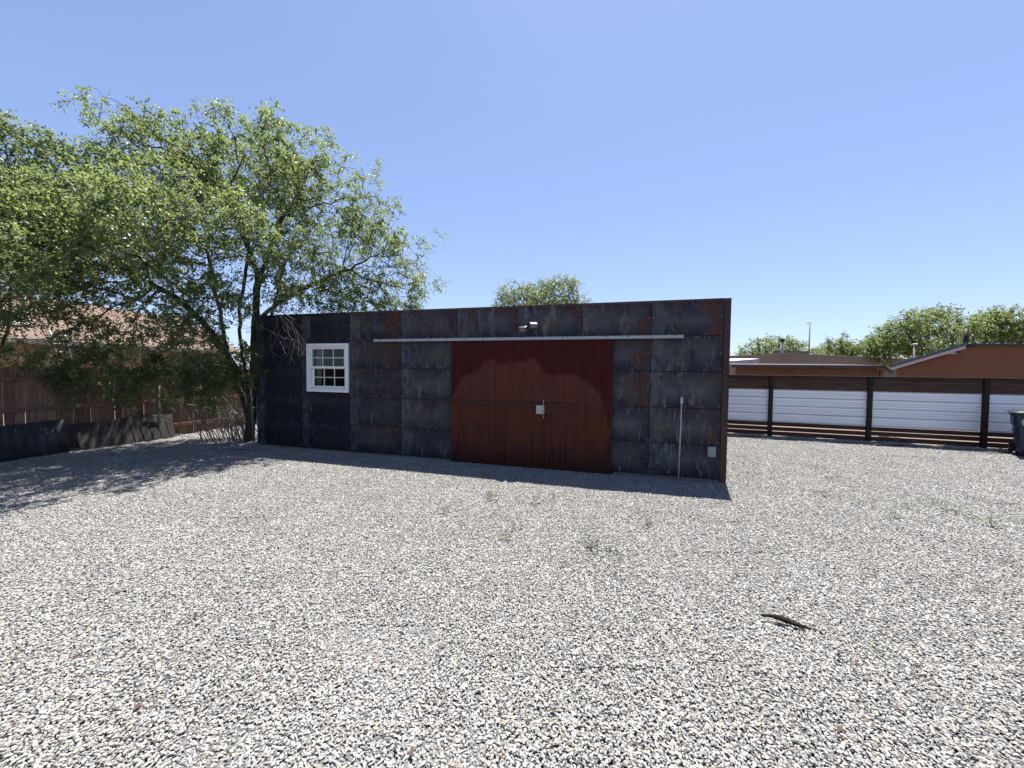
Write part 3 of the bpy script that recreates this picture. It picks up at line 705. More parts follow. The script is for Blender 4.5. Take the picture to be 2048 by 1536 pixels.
# vertical standpipe
sp_ = empty("standpipe"); on_shed(sp_, 9.54, -0.09, 0)
tag(sp_, "thin pale grey pipe standing upright against steel wall with rounded cap", "pipe")
h = MB(); h.tube([(-0.012, 0, 0), (0, 0.01, 0.7), (0.01, 0.02, 1.36)], 0.011, 10); h.build("pipe", M['pvc'], sp_)
h = MB(); h.tube([(0.009, 0.02, 1.33), (0.010, 0.02, 1.36), (0.010, 0.02, 1.44), (0.010, 0.02, 1.462)], [0.014, 0.026, 0.026, 0.014], 10); h.build("cap", M['pvc'], sp_)
h = MB(); h.tube([(-1.06 + 0.0, 0.05, 0.0), (-1.06, 0.05, 0.16)], 0.008, 6)
st_ = h.build("conduit_stub", M['pipe']); on_shed(st_, 9.60, -0.085, 0); tag(st_, "short metal conduit stub poking up at foot of wall beside sliding door", "pipe")

# ------------------------------------------------------------------ horizontal board fence (right)
fa = math.atan2(FD.y, FD.x)
fr = empty("board_fence", FO, fa)
tag(fr, "dark brown board fence with white corrugated metal bays behind the bin", "fence")
POSTS = [0.22, 2.57, 4.90, 7.24, 9.58, 11.9]
for s in POSTS:
    b = MB(); b.box((s - 0.05, -0.07, -0.1), (s + 0.05, 0.03, 1.80)); b.build("post", M['post_d'], fr, bevel=0.004)
b = MB(); b.box((-0.3, -0.075, 1.801), (12.2, 0.06, 1.822)); b.build("cap_rail", M['cap'], fr, bevel=0.003)
for i, s in enumerate(POSTS[:-1]):
    x0, x1 = s + 0.0505, POSTS[i + 1] - 0.0505
    b = MB()
    zs = [1.80, 1.665, 1.535, 1.405]
    for k in range(3):
        gp = random.choice([0.002, 0.003, 0.006])
        b.box((x0 + .001, -0.012 - 0.003 * random.random(), zs[k + 1] + gp), (x1 - .001, 0.012, zs[k] - 0.002))
    b.build("top_boards", M['fence_h'], fr, bevel=0.002)
    b = MB()
    for k, (z0, z1) in enumerate(((0.325, 0.435), (0.185, 0.30), (0.045, 0.165))):
        t_ = random.uniform(-0.006, 0.006)
        b.box((x0 + .001, -0.014, z0 + t_), (x1 - .001, 0.012, z1 + t_))
    b.build("bottom_slats", M['fence_h'], fr, bevel=0.002)
    # corrugated sheet: ribs run along the fence
    prof = []
    z = 0.436
    rib = 0.235
    while z < 1.404:
        u = ((z - 0.436) % rib)
        if u < 0.0075: d_ = 0.0
        elif u < 0.0235: d_ = 0.032
        elif u < 0.034: d_ = -0.004
        elif u < 0.043: d_ = 0.024
        elif abs(u - 0.105) < 0.010 or abs(u - 0.165) < 0.010: d_ = 0.018
        else: d_ = 0.0
        prof.append((0.012 + d_, z)); z += 0.0075
    V = []; F = []
    for (yy, zz) in prof: V += [(x0 + .002, yy, zz), (x1 - .002, yy, zz)]
    for k in range(len(prof) - 1): F.append((2*k, 2*k+1, 2*k+3, 2*k+2))
    mc = MB(); mc.v = V; mc.f = F; mc.m = [0]*len(F); mc.sm = [False]*len(F)
    o_ = mc.build("corrugated_panel", M['corr'], fr)
    sm_ = o_.modifiers.new("thick", 'SOLIDIFY'); sm_.thickness = 0.002

# ------------------------------------------------------------------ picket fence (left)
la = math.atan2(LD.y, LD.x)
pf = empty("picket_fence", LO, la)
tag(pf, "tall weathered brown dog-eared wooden fence shaded by the big tree", "fence")
b = MB(); s = 0.0
while s < 16.9:
    w = 0.137; top = 1.885 - 0.012 * max(0, s - 9) + random.uniform(-0.012, 0.012); j = random.uniform(-0.004, 0.004); dg = 0.035
    b.prism([(s, j, 0.03), (s + w, j, 0.03), (s + w, j, top - dg), (s + w - dg, j, top), (s + dg, j, top), (s, j, top - dg)], (0, 0.018, 0))
    s += w + random.choice([0.001, 0.002, 0.004, 0.008, 0.012, 0.015])
b.build("pickets", M['picket'], pf)
for z in (0.30, 0.98, 1.62):
    b = MB(); b.box((0, -0.045, z - 0.045), (16.9, -0.0045, z + 0.045)); b.build("rail", M['picket'], pf, bevel=0.004)
for s in (0.1, 2.05, 4.5, 6.95, 9.4, 11.85, 14.3, 16.7):
    b = MB(); b.box((s - 0.045, 0.024, -0.1), (s + 0.045, 0.115, 1.8)); b.build("post", M['picket'], pf)
# leaning panels
lp1 = empty("metal_panel", LO + LD * 9.2 - LN * 0.30, la)
tag(lp1, "charcoal corrugated sheet leaning low on wooden fence at picture edge", "metal sheet")
b = MB(); n = 60
V = []; F = []
for i in range(n + 1):
    x = i / n * 2.05; yy = 0.012 * math.sin(i * 1.35)
    V += [(x, yy, 0.0), (x, yy + 0.2, 0.70 - 0.02 * math.sin(x * 2.1))]
for i in range(n): F.append((2*i, 2*i+2, 2*i+3, 2*i+1))
b.v = V; b.f = F; b.m = [0]*len(F); b.sm = [True]*len(F)
o_ = b.build("sheet", M['tarp'], lp1); o_.modifiers.new("thick", 'SOLIDIFY').thickness = 0.004
lp2 = empty("plywood_panel", LO + LD * 11.32 - LN * 0.32, la + 0.03)
tag(lp2, "torn weathered grey panel leaning on wooden fence beside the charcoal sheet", "panel")
b = MB(); b.prism([(0.12, 0, 0.0), (1.95, 0, 0.0), (2.02, 0.17, 0.60), (1.3, 0.19, 0.66), (0.55, 0.17, 0.585), (0.0, 0.18, 0.60)], (0, 0.014, 0.004))
b.build("board", M['oldply'], lp2)
b = MB()
for k in range(5):
    x = 1.1 + k * 0.19; b.prism([(x, -0.012 + 0.002 * k, 0.02), (x + 0.12, -0.012, 0.03), (x + 0.10 + 0.03 * (k % 2), 0.13, 0.5 + 0.03 * (k % 3)), (x - 0.04, 0.12, 0.46)], (0, 0.006, 0.0))
b.build("torn_strips", M['oldply'], lp2)
# old pipe fence
pp = empty("pipe_fence", (0, 0, 0)); tag(pp, "old bare steel pipe fence posts and rail beneath the tree", "fence")
def vpost(px, py, ptop, r=0.024, lean=0.0):
    g = ground_at(px, py); t_ = at(px + lean, ptop, g.y); b = MB(); b.tube([g - Vector((0, 0, .05)), t_], r, 8); b.build("post", M['pipe'], pp); return t_
vpost(318, 878, 770); vpost(358, 868, 790, lean=-3); vpost(497, 882, 772, 0.02, -2); vpost(507, 886, 776, 0.026, -5)
b = MB(); b.tube([at(360, 806, 10.9), at(500, 832, 9.75)], 0.02, 8); b.build("rail", M['pipe'], pp)

# ------------------------------------------------------------------ refuse bin
g = ground_at(2064, 914); bn = empty("refuse_bin", g, rad(-48))
tag(bn, "navy wheeled refuse bin with round white emblem by corrugated fence", "wheeled bin")
def loft(mb, rings, mi=0):
    o = len(mb.v); n = len(rings[0])
    for r_ in rings: mb.v += [tuple(p) for p in r_]
    for i in range(len(rings) - 1):
        for k in range(n):
            a = o + i*n + k; c = o + i*n + (k+1) % n
            mb.f.append((a, c, c+n, a+n)); mb.m.append(mi); mb.sm.append(False)
    mb.f.append(tuple(o + k for k in range(n))[::-1]); mb.f.append(tuple(o + (len(rings)-1)*n + k for k in range(n))); mb.m += [mi, mi]; mb.sm += [False, False]
def rrect(w, d, z, yo=0.0, c=0.06):
    return [(-w+c, -d+yo, z), (w-c, -d+yo, z), (w, -d+c+yo, z), (w, d-c+yo, z), (w-c, d+yo, z), (-w+c, d+yo, z), (-w, d-c+yo, z), (-w, -d+c+yo, z)]
b = MB(); loft(b, [rrect(0.235, 0.25, 0.04), rrect(0.25, 0.28, 0.16), rrect(0.285, 0.34, 0.70), rrect(0.31, 0.365, 0.72), rrect(0.325, 0.385, 0.96), rrect(0.35, 0.41, 0.965), rrect(0.35, 0.41, 1.0)])
b.build("body", M['binblue'], bn, bevel=0.008)
b = MB(); loft(b, [rrect(0.37, 0.43, 1.001), rrect(0.37, 0.43, 1.035), rrect(0.30, 0.36, 1.075), rrect(0.15, 0.2, 1.085)]); b.build("lid", M['binlid'], bn, bevel=0.01)
b = MB(); b.tube([(-0.25, 0.46, 0.99), (0.25, 0.46, 0.99)], 0.016, 8); b.box((-0.27, 0.40, 0.97), (-0.24, 0.48, 1.0)); b.box((0.24, 0.40, 0.97), (0.27, 0.48, 1.0)); b.build("handle", M['binblue'], bn)
b = MB(); b.tube([(-0.34, -0.30, 0.62), (0.34, -0.36, 0.62)], 0.012, 8); b.build("lift_bar", M['bolt'], bn)
for sx in (-1, 1):
    b = MB(); b.tube([(sx*0.25, 0.27, 0.13), (sx*0.32, 0.27, 0.13)], 0.13, 20); w_ = b.build("wheel", M['rubber'], bn, bevel=0.012)
    b = MB(); b.tube([(sx*0.3205, 0.27, 0.13), (sx*0.328, 0.27, 0.13)], 0.035, 12); b.build("hub", M['palepipe'], w_)
b = MB(); b.tube([(-0.30, -0.2, 0.07), (-0.24, -0.2, 0.07)], 0.05, 14); b.build("foot_roller", M['bolt'], bn)
# emblem: ring, small bust-like seal shapes and bar
b = MB(); cz, cxm, yb = 0.82, -0.10, -0.371
yfun = lambda z: -0.365 - (z - 0.72) * (0.02 / 0.24) - 0.004
for k in range(36):
    a0, a1 = 2*math.pi*k/36, 2*math.pi*(k+1)/36
    q = []
    for (r_, a_) in ((0.105, a0), (0.105, a1), (0.082, a1), (0.082, a0)):
        zz = cz + r_*math.sin(a_); q.append((cxm + r_*math.cos(a_), yfun(zz), zz))
    b.poly(q)
def disc(cx_, cz_, rx, rz_, n=14):
    b.poly([(cx_ + rx*math.cos(2*math.pi*k/n), yfun(cz_ + rz_*math.sin(2*math.pi*k/n)), cz_ + rz_*math.sin(2*math.pi*k/n)) for k in range(n)])
disc(cxm, cz + 0.032, 0.030, 0.030); b.poly([(cxm-0.062, yfun(cz-.05), cz-.05), (cxm+0.062, yfun(cz-.05), cz-.05), (cxm+0.035, yfun(cz), cz), (cxm-0.035, yfun(cz), cz)])
b.build("emblem", M['emblem'], bn)

# ------------------------------------------------------------------ logs by the fence and the stick
lgs = [((1764, 884), 0.10, 0.08, "short upright sawn log, leftmost of the cut logs at fence foot"), ((1775, 884), 0.11, 0.07, "short upright sawn log, second from left of the cut logs at fence foot"), ((1786, 885), 0.10, 0.09, "short upright sawn log in the middle of the cut logs at fence foot"), ((1798, 888), 0.11, 0.10, "thick tan faced log, rightmost of the cut logs at fence foot")]
for i, (pp_, h_, r_, lab) in enumerate(lgs):
    g = ground_at(*pp_); lo = empty("cut_log", g, random.random()); tag(lo, lab, "log", "cut logs at the foot of the board fence")
    b = MB()
    if i < 3: p = [(0, 0, -0.02), (0.01, 0, 0.09), (0.01, 0.01, 0.17)]
    else: p = [(0.02, -0.02, 0.07), (0.06, 0.2, 0.08)]
    b.tube(p, [r_, r_ * 0.95, r_ * 0.93][:len(p)], 14); b.build("bark", M['log'], lo)
    b = MB(); v_ = Vector(p[-1] if i < 3 else p[0]); d_ = Vector((0, 0, 0.004)) if i < 3 else Vector((-0.0008, -0.004, 0))
    b.tube([v_, v_ + d_], r_ * 0.86, 14); b.build("sawn_end", M['logend'], lo)
g0 = ground_at(1522, 1240); g1 = ground_at(1610, 1262)
b = MB(); pts = []
for k in range(12):
    t_ = k / 11; p = g0.lerp(g1, t_); p.z = 0.036 + 0.008 * math.sin(t_ * 5) ; p += Vector((0, 0.02 * math.sin(t_ * 3.1), 0)); pts.append(p)
b.tube(pts, [0.006 + 0.0125 * math.sin(min(1, (k + 0.6) / 9) * math.pi / 2) * (1 if k < 10 else 0.6) + random.uniform(-.003, .003) for k in range(12)], 7, smooth=False)
b.tube([pts[8], pts[8] + Vector((0.03, -0.05, 0.012)), pts[8] + Vector((0.035, -0.09, -0.01))], [0.006, 0.004, 0.002], 5)
b.tube([pts[10], pts[10] + Vector((0.06, -0.03, 0.0))], [0.012, 0.004], 5)
tag(b.build("charred_stick", M['char']), "blackened split stick lying alone on the pale gravel", "stick")

# ------------------------------------------------------------------ neighbouring buildings, right
def quadbox(mb, p, q, z0, z1, th, mi=0):
    """upright slab from p to q (xy), thickness th to the far side"""
    p = Vector((p[0], p[1], 0)); q = Vector((q[0], q[1], 0)); d = (q - p).normalized(); n_ = Vector((-d.y, d.x, 0)) * th
    mb.prism([p + Vector((0,0,z0)), q + Vector((0,0,z0)), q + Vector((0,0,z1)), p + Vector((0,0,z1))], n_, mi)
# tan parapet building
tb = empty("flat_roof_house", (0, 0, 0)); tag(tb, "low tan stucco building with pale coping behind the cedar shelter", "house")
ca = at(1565, 706, 24.4); cl = at(1440, 713, 30.5); cR = at(1850, 720, 33.0)
TZ = ca.z
b = MB(); quadbox(b, cl, ca, -0.1, TZ - 0.06, 0.3); quadbox(b, ca, cR, -0.1, TZ - 0.061, 0.3); b.build("wall", M['stucco_tan'], tb)
b = MB(); quadbox(b, cl + Vector((0, -.03, 0)), ca + Vector((0, -.03, 0)), TZ - 0.0595, TZ, 0.36); quadbox(b, ca + Vector((0, -.03, 0)), cR + Vector((0, -.03, 0)), TZ - 0.0592, TZ - .001, 0.36); b.build("coping", M['stucco_coping'], tb)
p = at(1571, 702, 27.5); q = at(1616, 702, 28.5); p1 = Vector((p.x, p.y, 0)); q1 = Vector((q.x, q.y, 0))
b = MB(); quadbox(b, p, q, TZ - 0.4, p.z, 0.8); rb = b.build("roof_box", M['stucco_tan'], tb)
b = MB(); quadbox(b, p + Vector((-.03, -.03, 0)), q + Vector((.03, -.03, 0)), p.z + .001, p.z + 0.06, 0.86); b.build("coping", M['stucco_coping'], rb)
for (px_) in (1598, 1664):
    f_ = (px_ - 1565) / (1850 - 1565); w_ = ca.lerp(cR, f_); dd = (cR - ca).normalized()
    b = MB(); quadbox(b, Vector((w_.x, w_.y - .012, 0)), Vector((w_.x, w_.y - .012, 0)) + dd * 0.03, 1.5, TZ - .1, 0.006); b.build("expansion_joint", M['stucco_tan'], tb)
p = at(1565, 682, 26.0)
b = MB(); b.tube([(p.x, p.y, TZ - 0.5), (p.x, p.y, p.z)], 0.10, 12); fl = b.build("flue_pipe", M['palepipe'], tb)
b = MB(); b.tube([(p.x, p.y, p.z - 0.05), (p.x, p.y, p.z + 0.1)], 0.125, 12); b.tube([(p.x, p.y, p.z + 0.101), (p.x, p.y, p.z + 0.13)], 0.16, 12); b.build("cap", M['black'], fl)
# antenna mast
p = at(1618, 706, 27.0); q = at(1620, 645, 27.0); am = empty("antenna_mast", (p.x, p.y, 0)); tag(am, "thin dark antenna mast rising behind the tan building roof", "antenna")
b = MB(); b.tube([(0, 0, 0), (q.x - p.x, 0, q.z)], 0.045, 8); b.build("mast", M['pipe'], am)
b = MB(); b.tube([(q.x - p.x - 0.22, 0, q.z - 0.06), (q.x - p.x + 0.05, 0, q.z - 0.02)], 0.03, 6); b.build("crossbar", M['pipe'], am)
# cedar shelter
sh = empty("cedar_shelter", (0, 0, 0)); tag(sh, "low shelter with maroon metal roof and orange cedar siding behind board fence", "shelter")
p = at(1463, 733, 15.6); q = at(1767, 731.5, 14.6); zt = 2.16
dd = Vector((q.x - p.x, q.y - p.y, 0)).normalized(); nn = Vector((-dd.y, dd.x, 0))
P0 = Vector((p.x, p.y, 0)); Q0 = Vector((q.x, q.y, 0))
b = MB(); b.prism([P0 + Vector((0,0,zt)), Q0 + Vector((0,0,zt)), Q0 + nn * 2.6 + Vector((0,0,zt + .10)), P0 + nn * 2.6 + Vector((0,0,zt + .10))], (0, 0, 0.045)); b.prism([Q0 + Vector((0.002,0,zt)), Q0 + dd * 0.32 + Vector((0, 0, zt - 0.19)), Q0 + dd * 0.32 + nn * 2.6 + Vector((0, 0, zt - .09)), Q0 + nn * 2.6 + Vector((.002, 0, zt + .10))], (0, 0, 0.045)); b.build("roof", M['roof_brown'], sh)
b = MB(); quadbox(b, P0 - nn * 0.0 + dd*0.02, Q0 - dd*0.02, zt - 0.075, zt - 0.001, 0.04); b.prism([Q0 + dd*0.002 + Vector((0,0,zt - .075)), Q0 + dd*0.31 + Vector((0,0,zt - .27)), Q0 + dd*0.31 + Vector((0,0,zt - .2)), Q0 + dd*.002 + Vector((0,0,zt - .002))], nn * 0.04); b.build("fascia", M['cap'], sh)
b = MB(); quadbox(b, P0 + nn*0.25 + dd*0.25, Q0 + nn*0.25 - dd*0.02, 0.0, zt - 0.003, 0.05); b.build("siding", M['cedar'], sh)
for s_ in (0.28, 0.55):
    b = MB(); pz = P0.lerp(Q0, s_) + nn*0.235; quadbox(b, pz, pz + dd*0.025, 0.0, zt - 0.08, 0.012); b.build("batten", M['cedar'], sh)
b = MB(); pz = Q0 + dd*0.03 + nn*0.2; quadbox(b, pz, pz + dd*0.10, 0, zt - 0.11, 0.1); b.build("post", M['cedar'], sh)
# white carport roof
cp = empty("carport", (0, 0, 0)); tag(cp, "white metal carport roof corner showing past the steel shed edge", "carport")
p = at(1519, 716, 19.0); q = at(1400, 727, 19.6)
b = MB(); b.prism([(q.x, q.y, q.z), (p.x, p.y, p.z - .05), (p.x + .2, p.y + 3.5, p.z + .05), (q.x, q.y + 3.5, q.z + .1)], (0, 0, 0.02)); b.build("roof", M['white'], cp)
b = MB(); b.prism([(q.x, q.y, q.z - .15), (p.x, p.y, p.z - .21), (p.x, p.y, p.z - .052), (q.x, q.y, q.z - .002)], (0, 0.04, 0)); b.build("fascia", M['fascia'], cp)
b = MB(); b.box((p.x - 0.2, p.y + .05, 0), (p.x - 0.1, p.y + .15, p.z - .06)); b.build("post", M['white'], cp)
# rose stucco house
rh = empty("stucco_house", (0, 0, 0)); tag(rh, "rose brown stucco house with sloping blue green metal roof behind board fence", "house")
k0 = at(1925, 690, 16.0); lo_ = at(1800, 728, 18.2); k1 = at(2330, 692, 15.2)
zt = k0.z; zl = 2.36
K0 = Vector((k0.x, k0.y, 0)); L0 = Vector((lo_.x, lo_.y, 0)); K1 = Vector((k1.x, k1.y, 0))
dL = (L0 - K0); dLn = dL.normalized(); dK = (K1 - K0).normalized()
b = MB(); b.prism([L0, K0, K0 + Vector((0,0,zt - .06)), L0 + Vector((0,0,zl))], Vector((0.12, 0.28, 0))); quadbox(b, K0, K1, 0, zt - 0.061, 0.3); b.build("wall", M['stucco_pink'], rh)
E0 = L0 + dLn * 0.55; zE = zl - (zt - zl) / dL.length * 0.55
offs = Vector((-0.10, -0.22, 0))
def rz(P, z): return P + Vector((0, 0, z))
b = MB(); b.prism([rz(E0 + offs, zE + .05), rz(K0 + offs, zt + .02), rz(K1 + offs, zt + .02), rz(K1 + dLn * (dL.length + .55) + offs, zE + .05)], (0, 0, 0.03))
for k in range(22):
    c_ = K0.lerp(K1, (k + .3) / 22) + offs; e_ = c_ + dLn * (dL.length + .55)
    b.tube([rz(c_ - dLn * .06, zt + .045), rz(e_, zE + .075)], 0.032, 6)
b.build("roof", M['roof_green'], rh)
b = MB(); b.prism([rz(E0 + offs*1.1, zE + .01), rz(K0 + offs*1.1, zt - .02), rz(K0 + offs*1.1, zt + .10), rz(E0 + offs*1.1, zE + .13)], Vector((0.008, 0.017, 0))); b.build('rake_trim', M['roof_green'], rh)
b = MB(); b.prism([rz(E0 + offs*.9, zE - .14), rz(K0 + offs*.9, zt - .16), rz(K0 + offs*.9, zt + .018), rz(E0 + offs*.9, zE + .048)], Vector((0.02, 0.04, 0))); b.build("fascia", M['fascia'], rh)
b = MB(); quadbox(b, K0 + Vector((0.25, -.05, 0)), K1 + Vector((0, -.05, 0)), zt - 0.07, zt + 0.0, 0.04); b.build("eave_board", M['cedar'], rh)
b = MB(); c_ = K0 + Vector((0.38, -.16, 0)); b.tube([rz(c_, zt - .09), rz(c_ + Vector((.1, .25, 0)), zt - .06)], 0.045, 10); b.tube([rz(K0 + Vector((0.05, -.12, 0)), zt - .10), rz(K0 + Vector((.36, -.12, 0)), zt - .08)], 0.025, 8); b.build("beam_end", M['cedar'], rh)
p = at(1932, 676, 16.8); b = MB(); b.tube([(p.x, p.y, zt - .2), (p.x, p.y, at(1932, 658, 16.8).z)], 0.095, 12); b.build("vent_pipe", M['black'], rh)
p = at(1893, 707, 16.5); b = MB(); b.box((p.x - .05, p.y - .35, p.z - .03), (p.x + .05, p.y + .2, p.z + .02)); b.build("wall_lamp", M['fascia'], rh)
# lamp post
p = at(1828, 712, 24.0); lpst = empty("lamp_post", (p.x, p.y, 0)); tag(lpst, "slim grey lamp post with pale head before the leafy trees", "lamp post")
q = at(1828, 692, 24.0)
b = MB(); b.tube([(0, 0, 0), (0, 0, q.z)], 0.05, 8); b.build("pole", M['pipe'], lpst)
b = MB(); b.tube([(0, 0, q.z + .001), (0, 0, q.z + .08), (0.16, 0, q.z + .12)], [0.07, 0.1, 0.06], 10); b.build("lamp_head", M['palepipe'], lpst)

# ------------------------------------------------------------------ house and ladder, left
lh = empty("shingled_house", (0, 0, 0)); tag(lh, "ochre house with clay coloured shingle roof behind the shaded fence", "house")
a0 = at(-160, 690, 12.8); a1 = at(470, 712, 26.0)
A0 = Vector((a0.x, a0.y, 0)); A1 = Vector((a1.x, a1.y, 0)); dH = (A1 - A0).normalized(); nH = Vector((-dH.y, dH.x, 0))
LH = (A1 - A0).length; ze = 2.92
b = MB(); quadbox(b, A0 - dH*7 + nH*0.35, A1 + nH*0.35, 0, ze - .02, 0.3); b.prism([A1 + nH*0.35, A1 + nH*7.5, A1 + nH*7.5 + Vector((0,0,2.2)), A1 + nH*4 + Vector((0,0,4.1)), A1 + nH*.35 + Vector((0,0,2.15))], dH * -0.2); b.build("wall", M['stucco_ochre'], lh)
# roof slab built in its own frame so the courses follow the slope
sl_ = 4.6; pit = math.atan2(2.25, 4.0)
R_ = MB(); R_.box((-7.6, 0, 0), (LH + 0.5, sl_, 0.04))
ro = R_.build("roof", M['shingle'], lh); RM = Matrix.Translation(rz(A0, ze)) @ Matrix.Rotation(math.atan2(dH.y, dH.x), 4, 'Z') @ Matrix.Rotation(pit, 4, 'X'); ro.matrix_local = RM
R_ = MB(); R_.box((-7.6, 0, 0), (LH + 0.5, sl_, 0.04))
ro2 = R_.build("roof", M['shingle'], lh); ro2.matrix_local = Matrix.Translation(rz(A0 + nH * 2 * sl_ * math.cos(pit), ze)) @ Matrix.Rotation(math.atan2(dH.y, dH.x), 4, 'Z') @ Matrix.Translation((LH - 7.1, 0, 0)) @ Matrix.Rotation(math.pi, 4, 'Z') @ Matrix.Rotation(pit, 4, 'X')
b = MB(); quadbox(b, A0 - dH*7.6 - nH*.03, A1 + dH*.5 - nH*.03, ze - 0.16, ze + 0.03, 0.028); b.build("fascia", M['fascia_grey'], lh)
# skylight on the roof
skl = MB(); skl.box((1.2, 1.15, 0.05), (3.5, 1.95, 0.16)); so_ = skl.build("skylight", M['white'], lh, bevel=0.02); so_.matrix_local = RM
skl = MB(); skl.box((1.15, 1.05, 0.041), (3.55, 1.149, 0.12)); s2 = skl.build("curb", M['fascia_grey'], so_)
# ladder leaning on the eave
def eave_pt(px):
    best = None
    for k in range(400):
        P = A0 + dH * (k * 0.04); d = P - Vector((0, 0, 0)); 
        xx = 1024 + FPX * (P - Vector((0,0,CAM_H))).dot(cr) / (P - Vector((0,0,CAM_H))).dot(cf)
        if best is None or abs(xx - px) < best[0]: best = (abs(xx - px), P)
    return best[1]
ep = eave_pt(122)
ld = empty("ladder", (0, 0, 0)); tag(ld, "silver aluminium ladder leaning against the shingled house eave", "ladder")
ft = ep - nH * 0.75
for s_ in (-0.24, 0.24):
    o0 = dH * s_
    b = MB(); b.tube([ft + o0, rz(ep - nH*.04 + o0, 2.95), rz(ep + nH*.10 + o0, 3.35)], 0.034, 6); b.build("rail", M['alu'], ld)
for k in range(9):
    t_ = 0.12 + k * 0.105; pz = ft.lerp(rz(ep + nH*.08, 3.30), t_)
    b = MB(); b.tube([pz - dH*.24, pz + dH*.24], 0.017, 6); b.build("rung", M['alu'], ld)

# ------------------------------------------------------------------ trees
def grow(seeds, attract, step, infl, kill, iters, trop=(0, 0, 0.05), jit=0.25):
    """space colonisation from seed polylines; returns positions, parents"""
    pos = []; par = []
    for sidx, (poly, pidx) in enumerate(seeds):
        prev = pidx
        for i in range(len(poly) - 1):
            a, c = Vector(poly[i]), Vector(poly[i + 1]); n = max(1, int((c - a).length / step))
            for k in range(n + (1 if i == len(poly) - 2 else 0)):
                if prev is not None and prev >= 0 and i == 0 and k == 0 and pidx is not None: continue
                p = a.lerp(c, k / n) + Vector((random.uniform(-1, 1), random.uniform(-1, 1), random.uniform(-.5, .5))) * step * 0.10
                pos.append(tuple(p)); par.append(prev if prev is not None else -1); prev = len(pos) - 1
        grow.ends[sidx] = prev
    P = np.array(pos); par = list(par)
    A = np.asarray(attract); tr = np.array(trop)
    d2 = np.full(len(A), 1e9); near = np.zeros(len(A), int)
    def upd(start):
        nonlocal d2, near
        for s in range(start, len(P), 256):
            Q = P[s:s + 256]; D = ((A[:, None] - Q[None]) ** 2).sum(2); j = D.argmin(1); dm = D[np.arange(len(A)), j]
            b = dm < d2; d2[b] = dm[b]; near[b] = j[b] + s
    upd(0)
    for it in range(iters):
        act = d2 < infl * infl
        if not act.any(): break
        idx = near[act]; dv = A[act] - P[idx]; dv /= (np.linalg.norm(dv, axis=1, keepdims=True) + 1e-9)
        un, inv = np.unique(idx, return_inverse=True)
        acc = np.zeros((len(un), 3)); np.add.at(acc, inv, dv)
        acc /= (np.linalg.norm(acc, axis=1, keepdims=True) + 1e-9)
        acc += tr + rng.normal(scale=jit, size=acc.shape); acc /= (np.linalg.norm(acc, axis=1, keepdims=True) + 1e-9)
        new = P[un] + acc * step
        s0 = len(P); P = np.vstack([P, new]); par += list(un)
        upd(s0)
        keep = d2 > kill * kill
        A = A[keep]; d2 = d2[keep]; near = near[keep]
        if len(A) == 0: break
    return P, np.array(par)
grow.ends = {}

def branch_mesh(name, P, par, tip, expo, mat, parent, base_min=0.0, rmax=1.0, taper_to=None):
    n = len(P); ch = [[] for _ in range(n)]
    for i in range(n):
        if par[i] >= 0: ch[par[i]].append(i)
    R = np.zeros(n)
    order = []; st = [i for i in range(n) if par[i] < 0]; roots = list(st)
    while st:
        i = st.pop(); order.append(i); st += ch[i]
    for i in reversed(order):
        R[i] = tip if not ch[i] else min(rmax, sum(R[c] ** expo for c in ch[i]) ** (1 / expo))
    mb = MB(); stack = [(r, None) for r in roots]
    while stack:
        i, pr = stack.pop(); chain = [i] if pr is None else [pr, i]; rads = [R[i]] if pr is None else [min(R[pr], R[i] * 1.15), R[i]]
        while ch[i]:
            cs = sorted(ch[i], key=lambda c: -R[c])
            for c in cs[1:]: stack.append((c, i))
            i = cs[0]; chain.append(i); rads.append(R[i])
        if len(chain) > 1:
            r0 = max(rads); ns = 10 if r0 > 0.05 else 7 if r0 > 0.02 else 4 if r0 > 0.008 else 3
            mb.tube([P[c] for c in chain], rads, ns, cap=False)
    o = mb.build(name, mat, parent)
    return R, ch

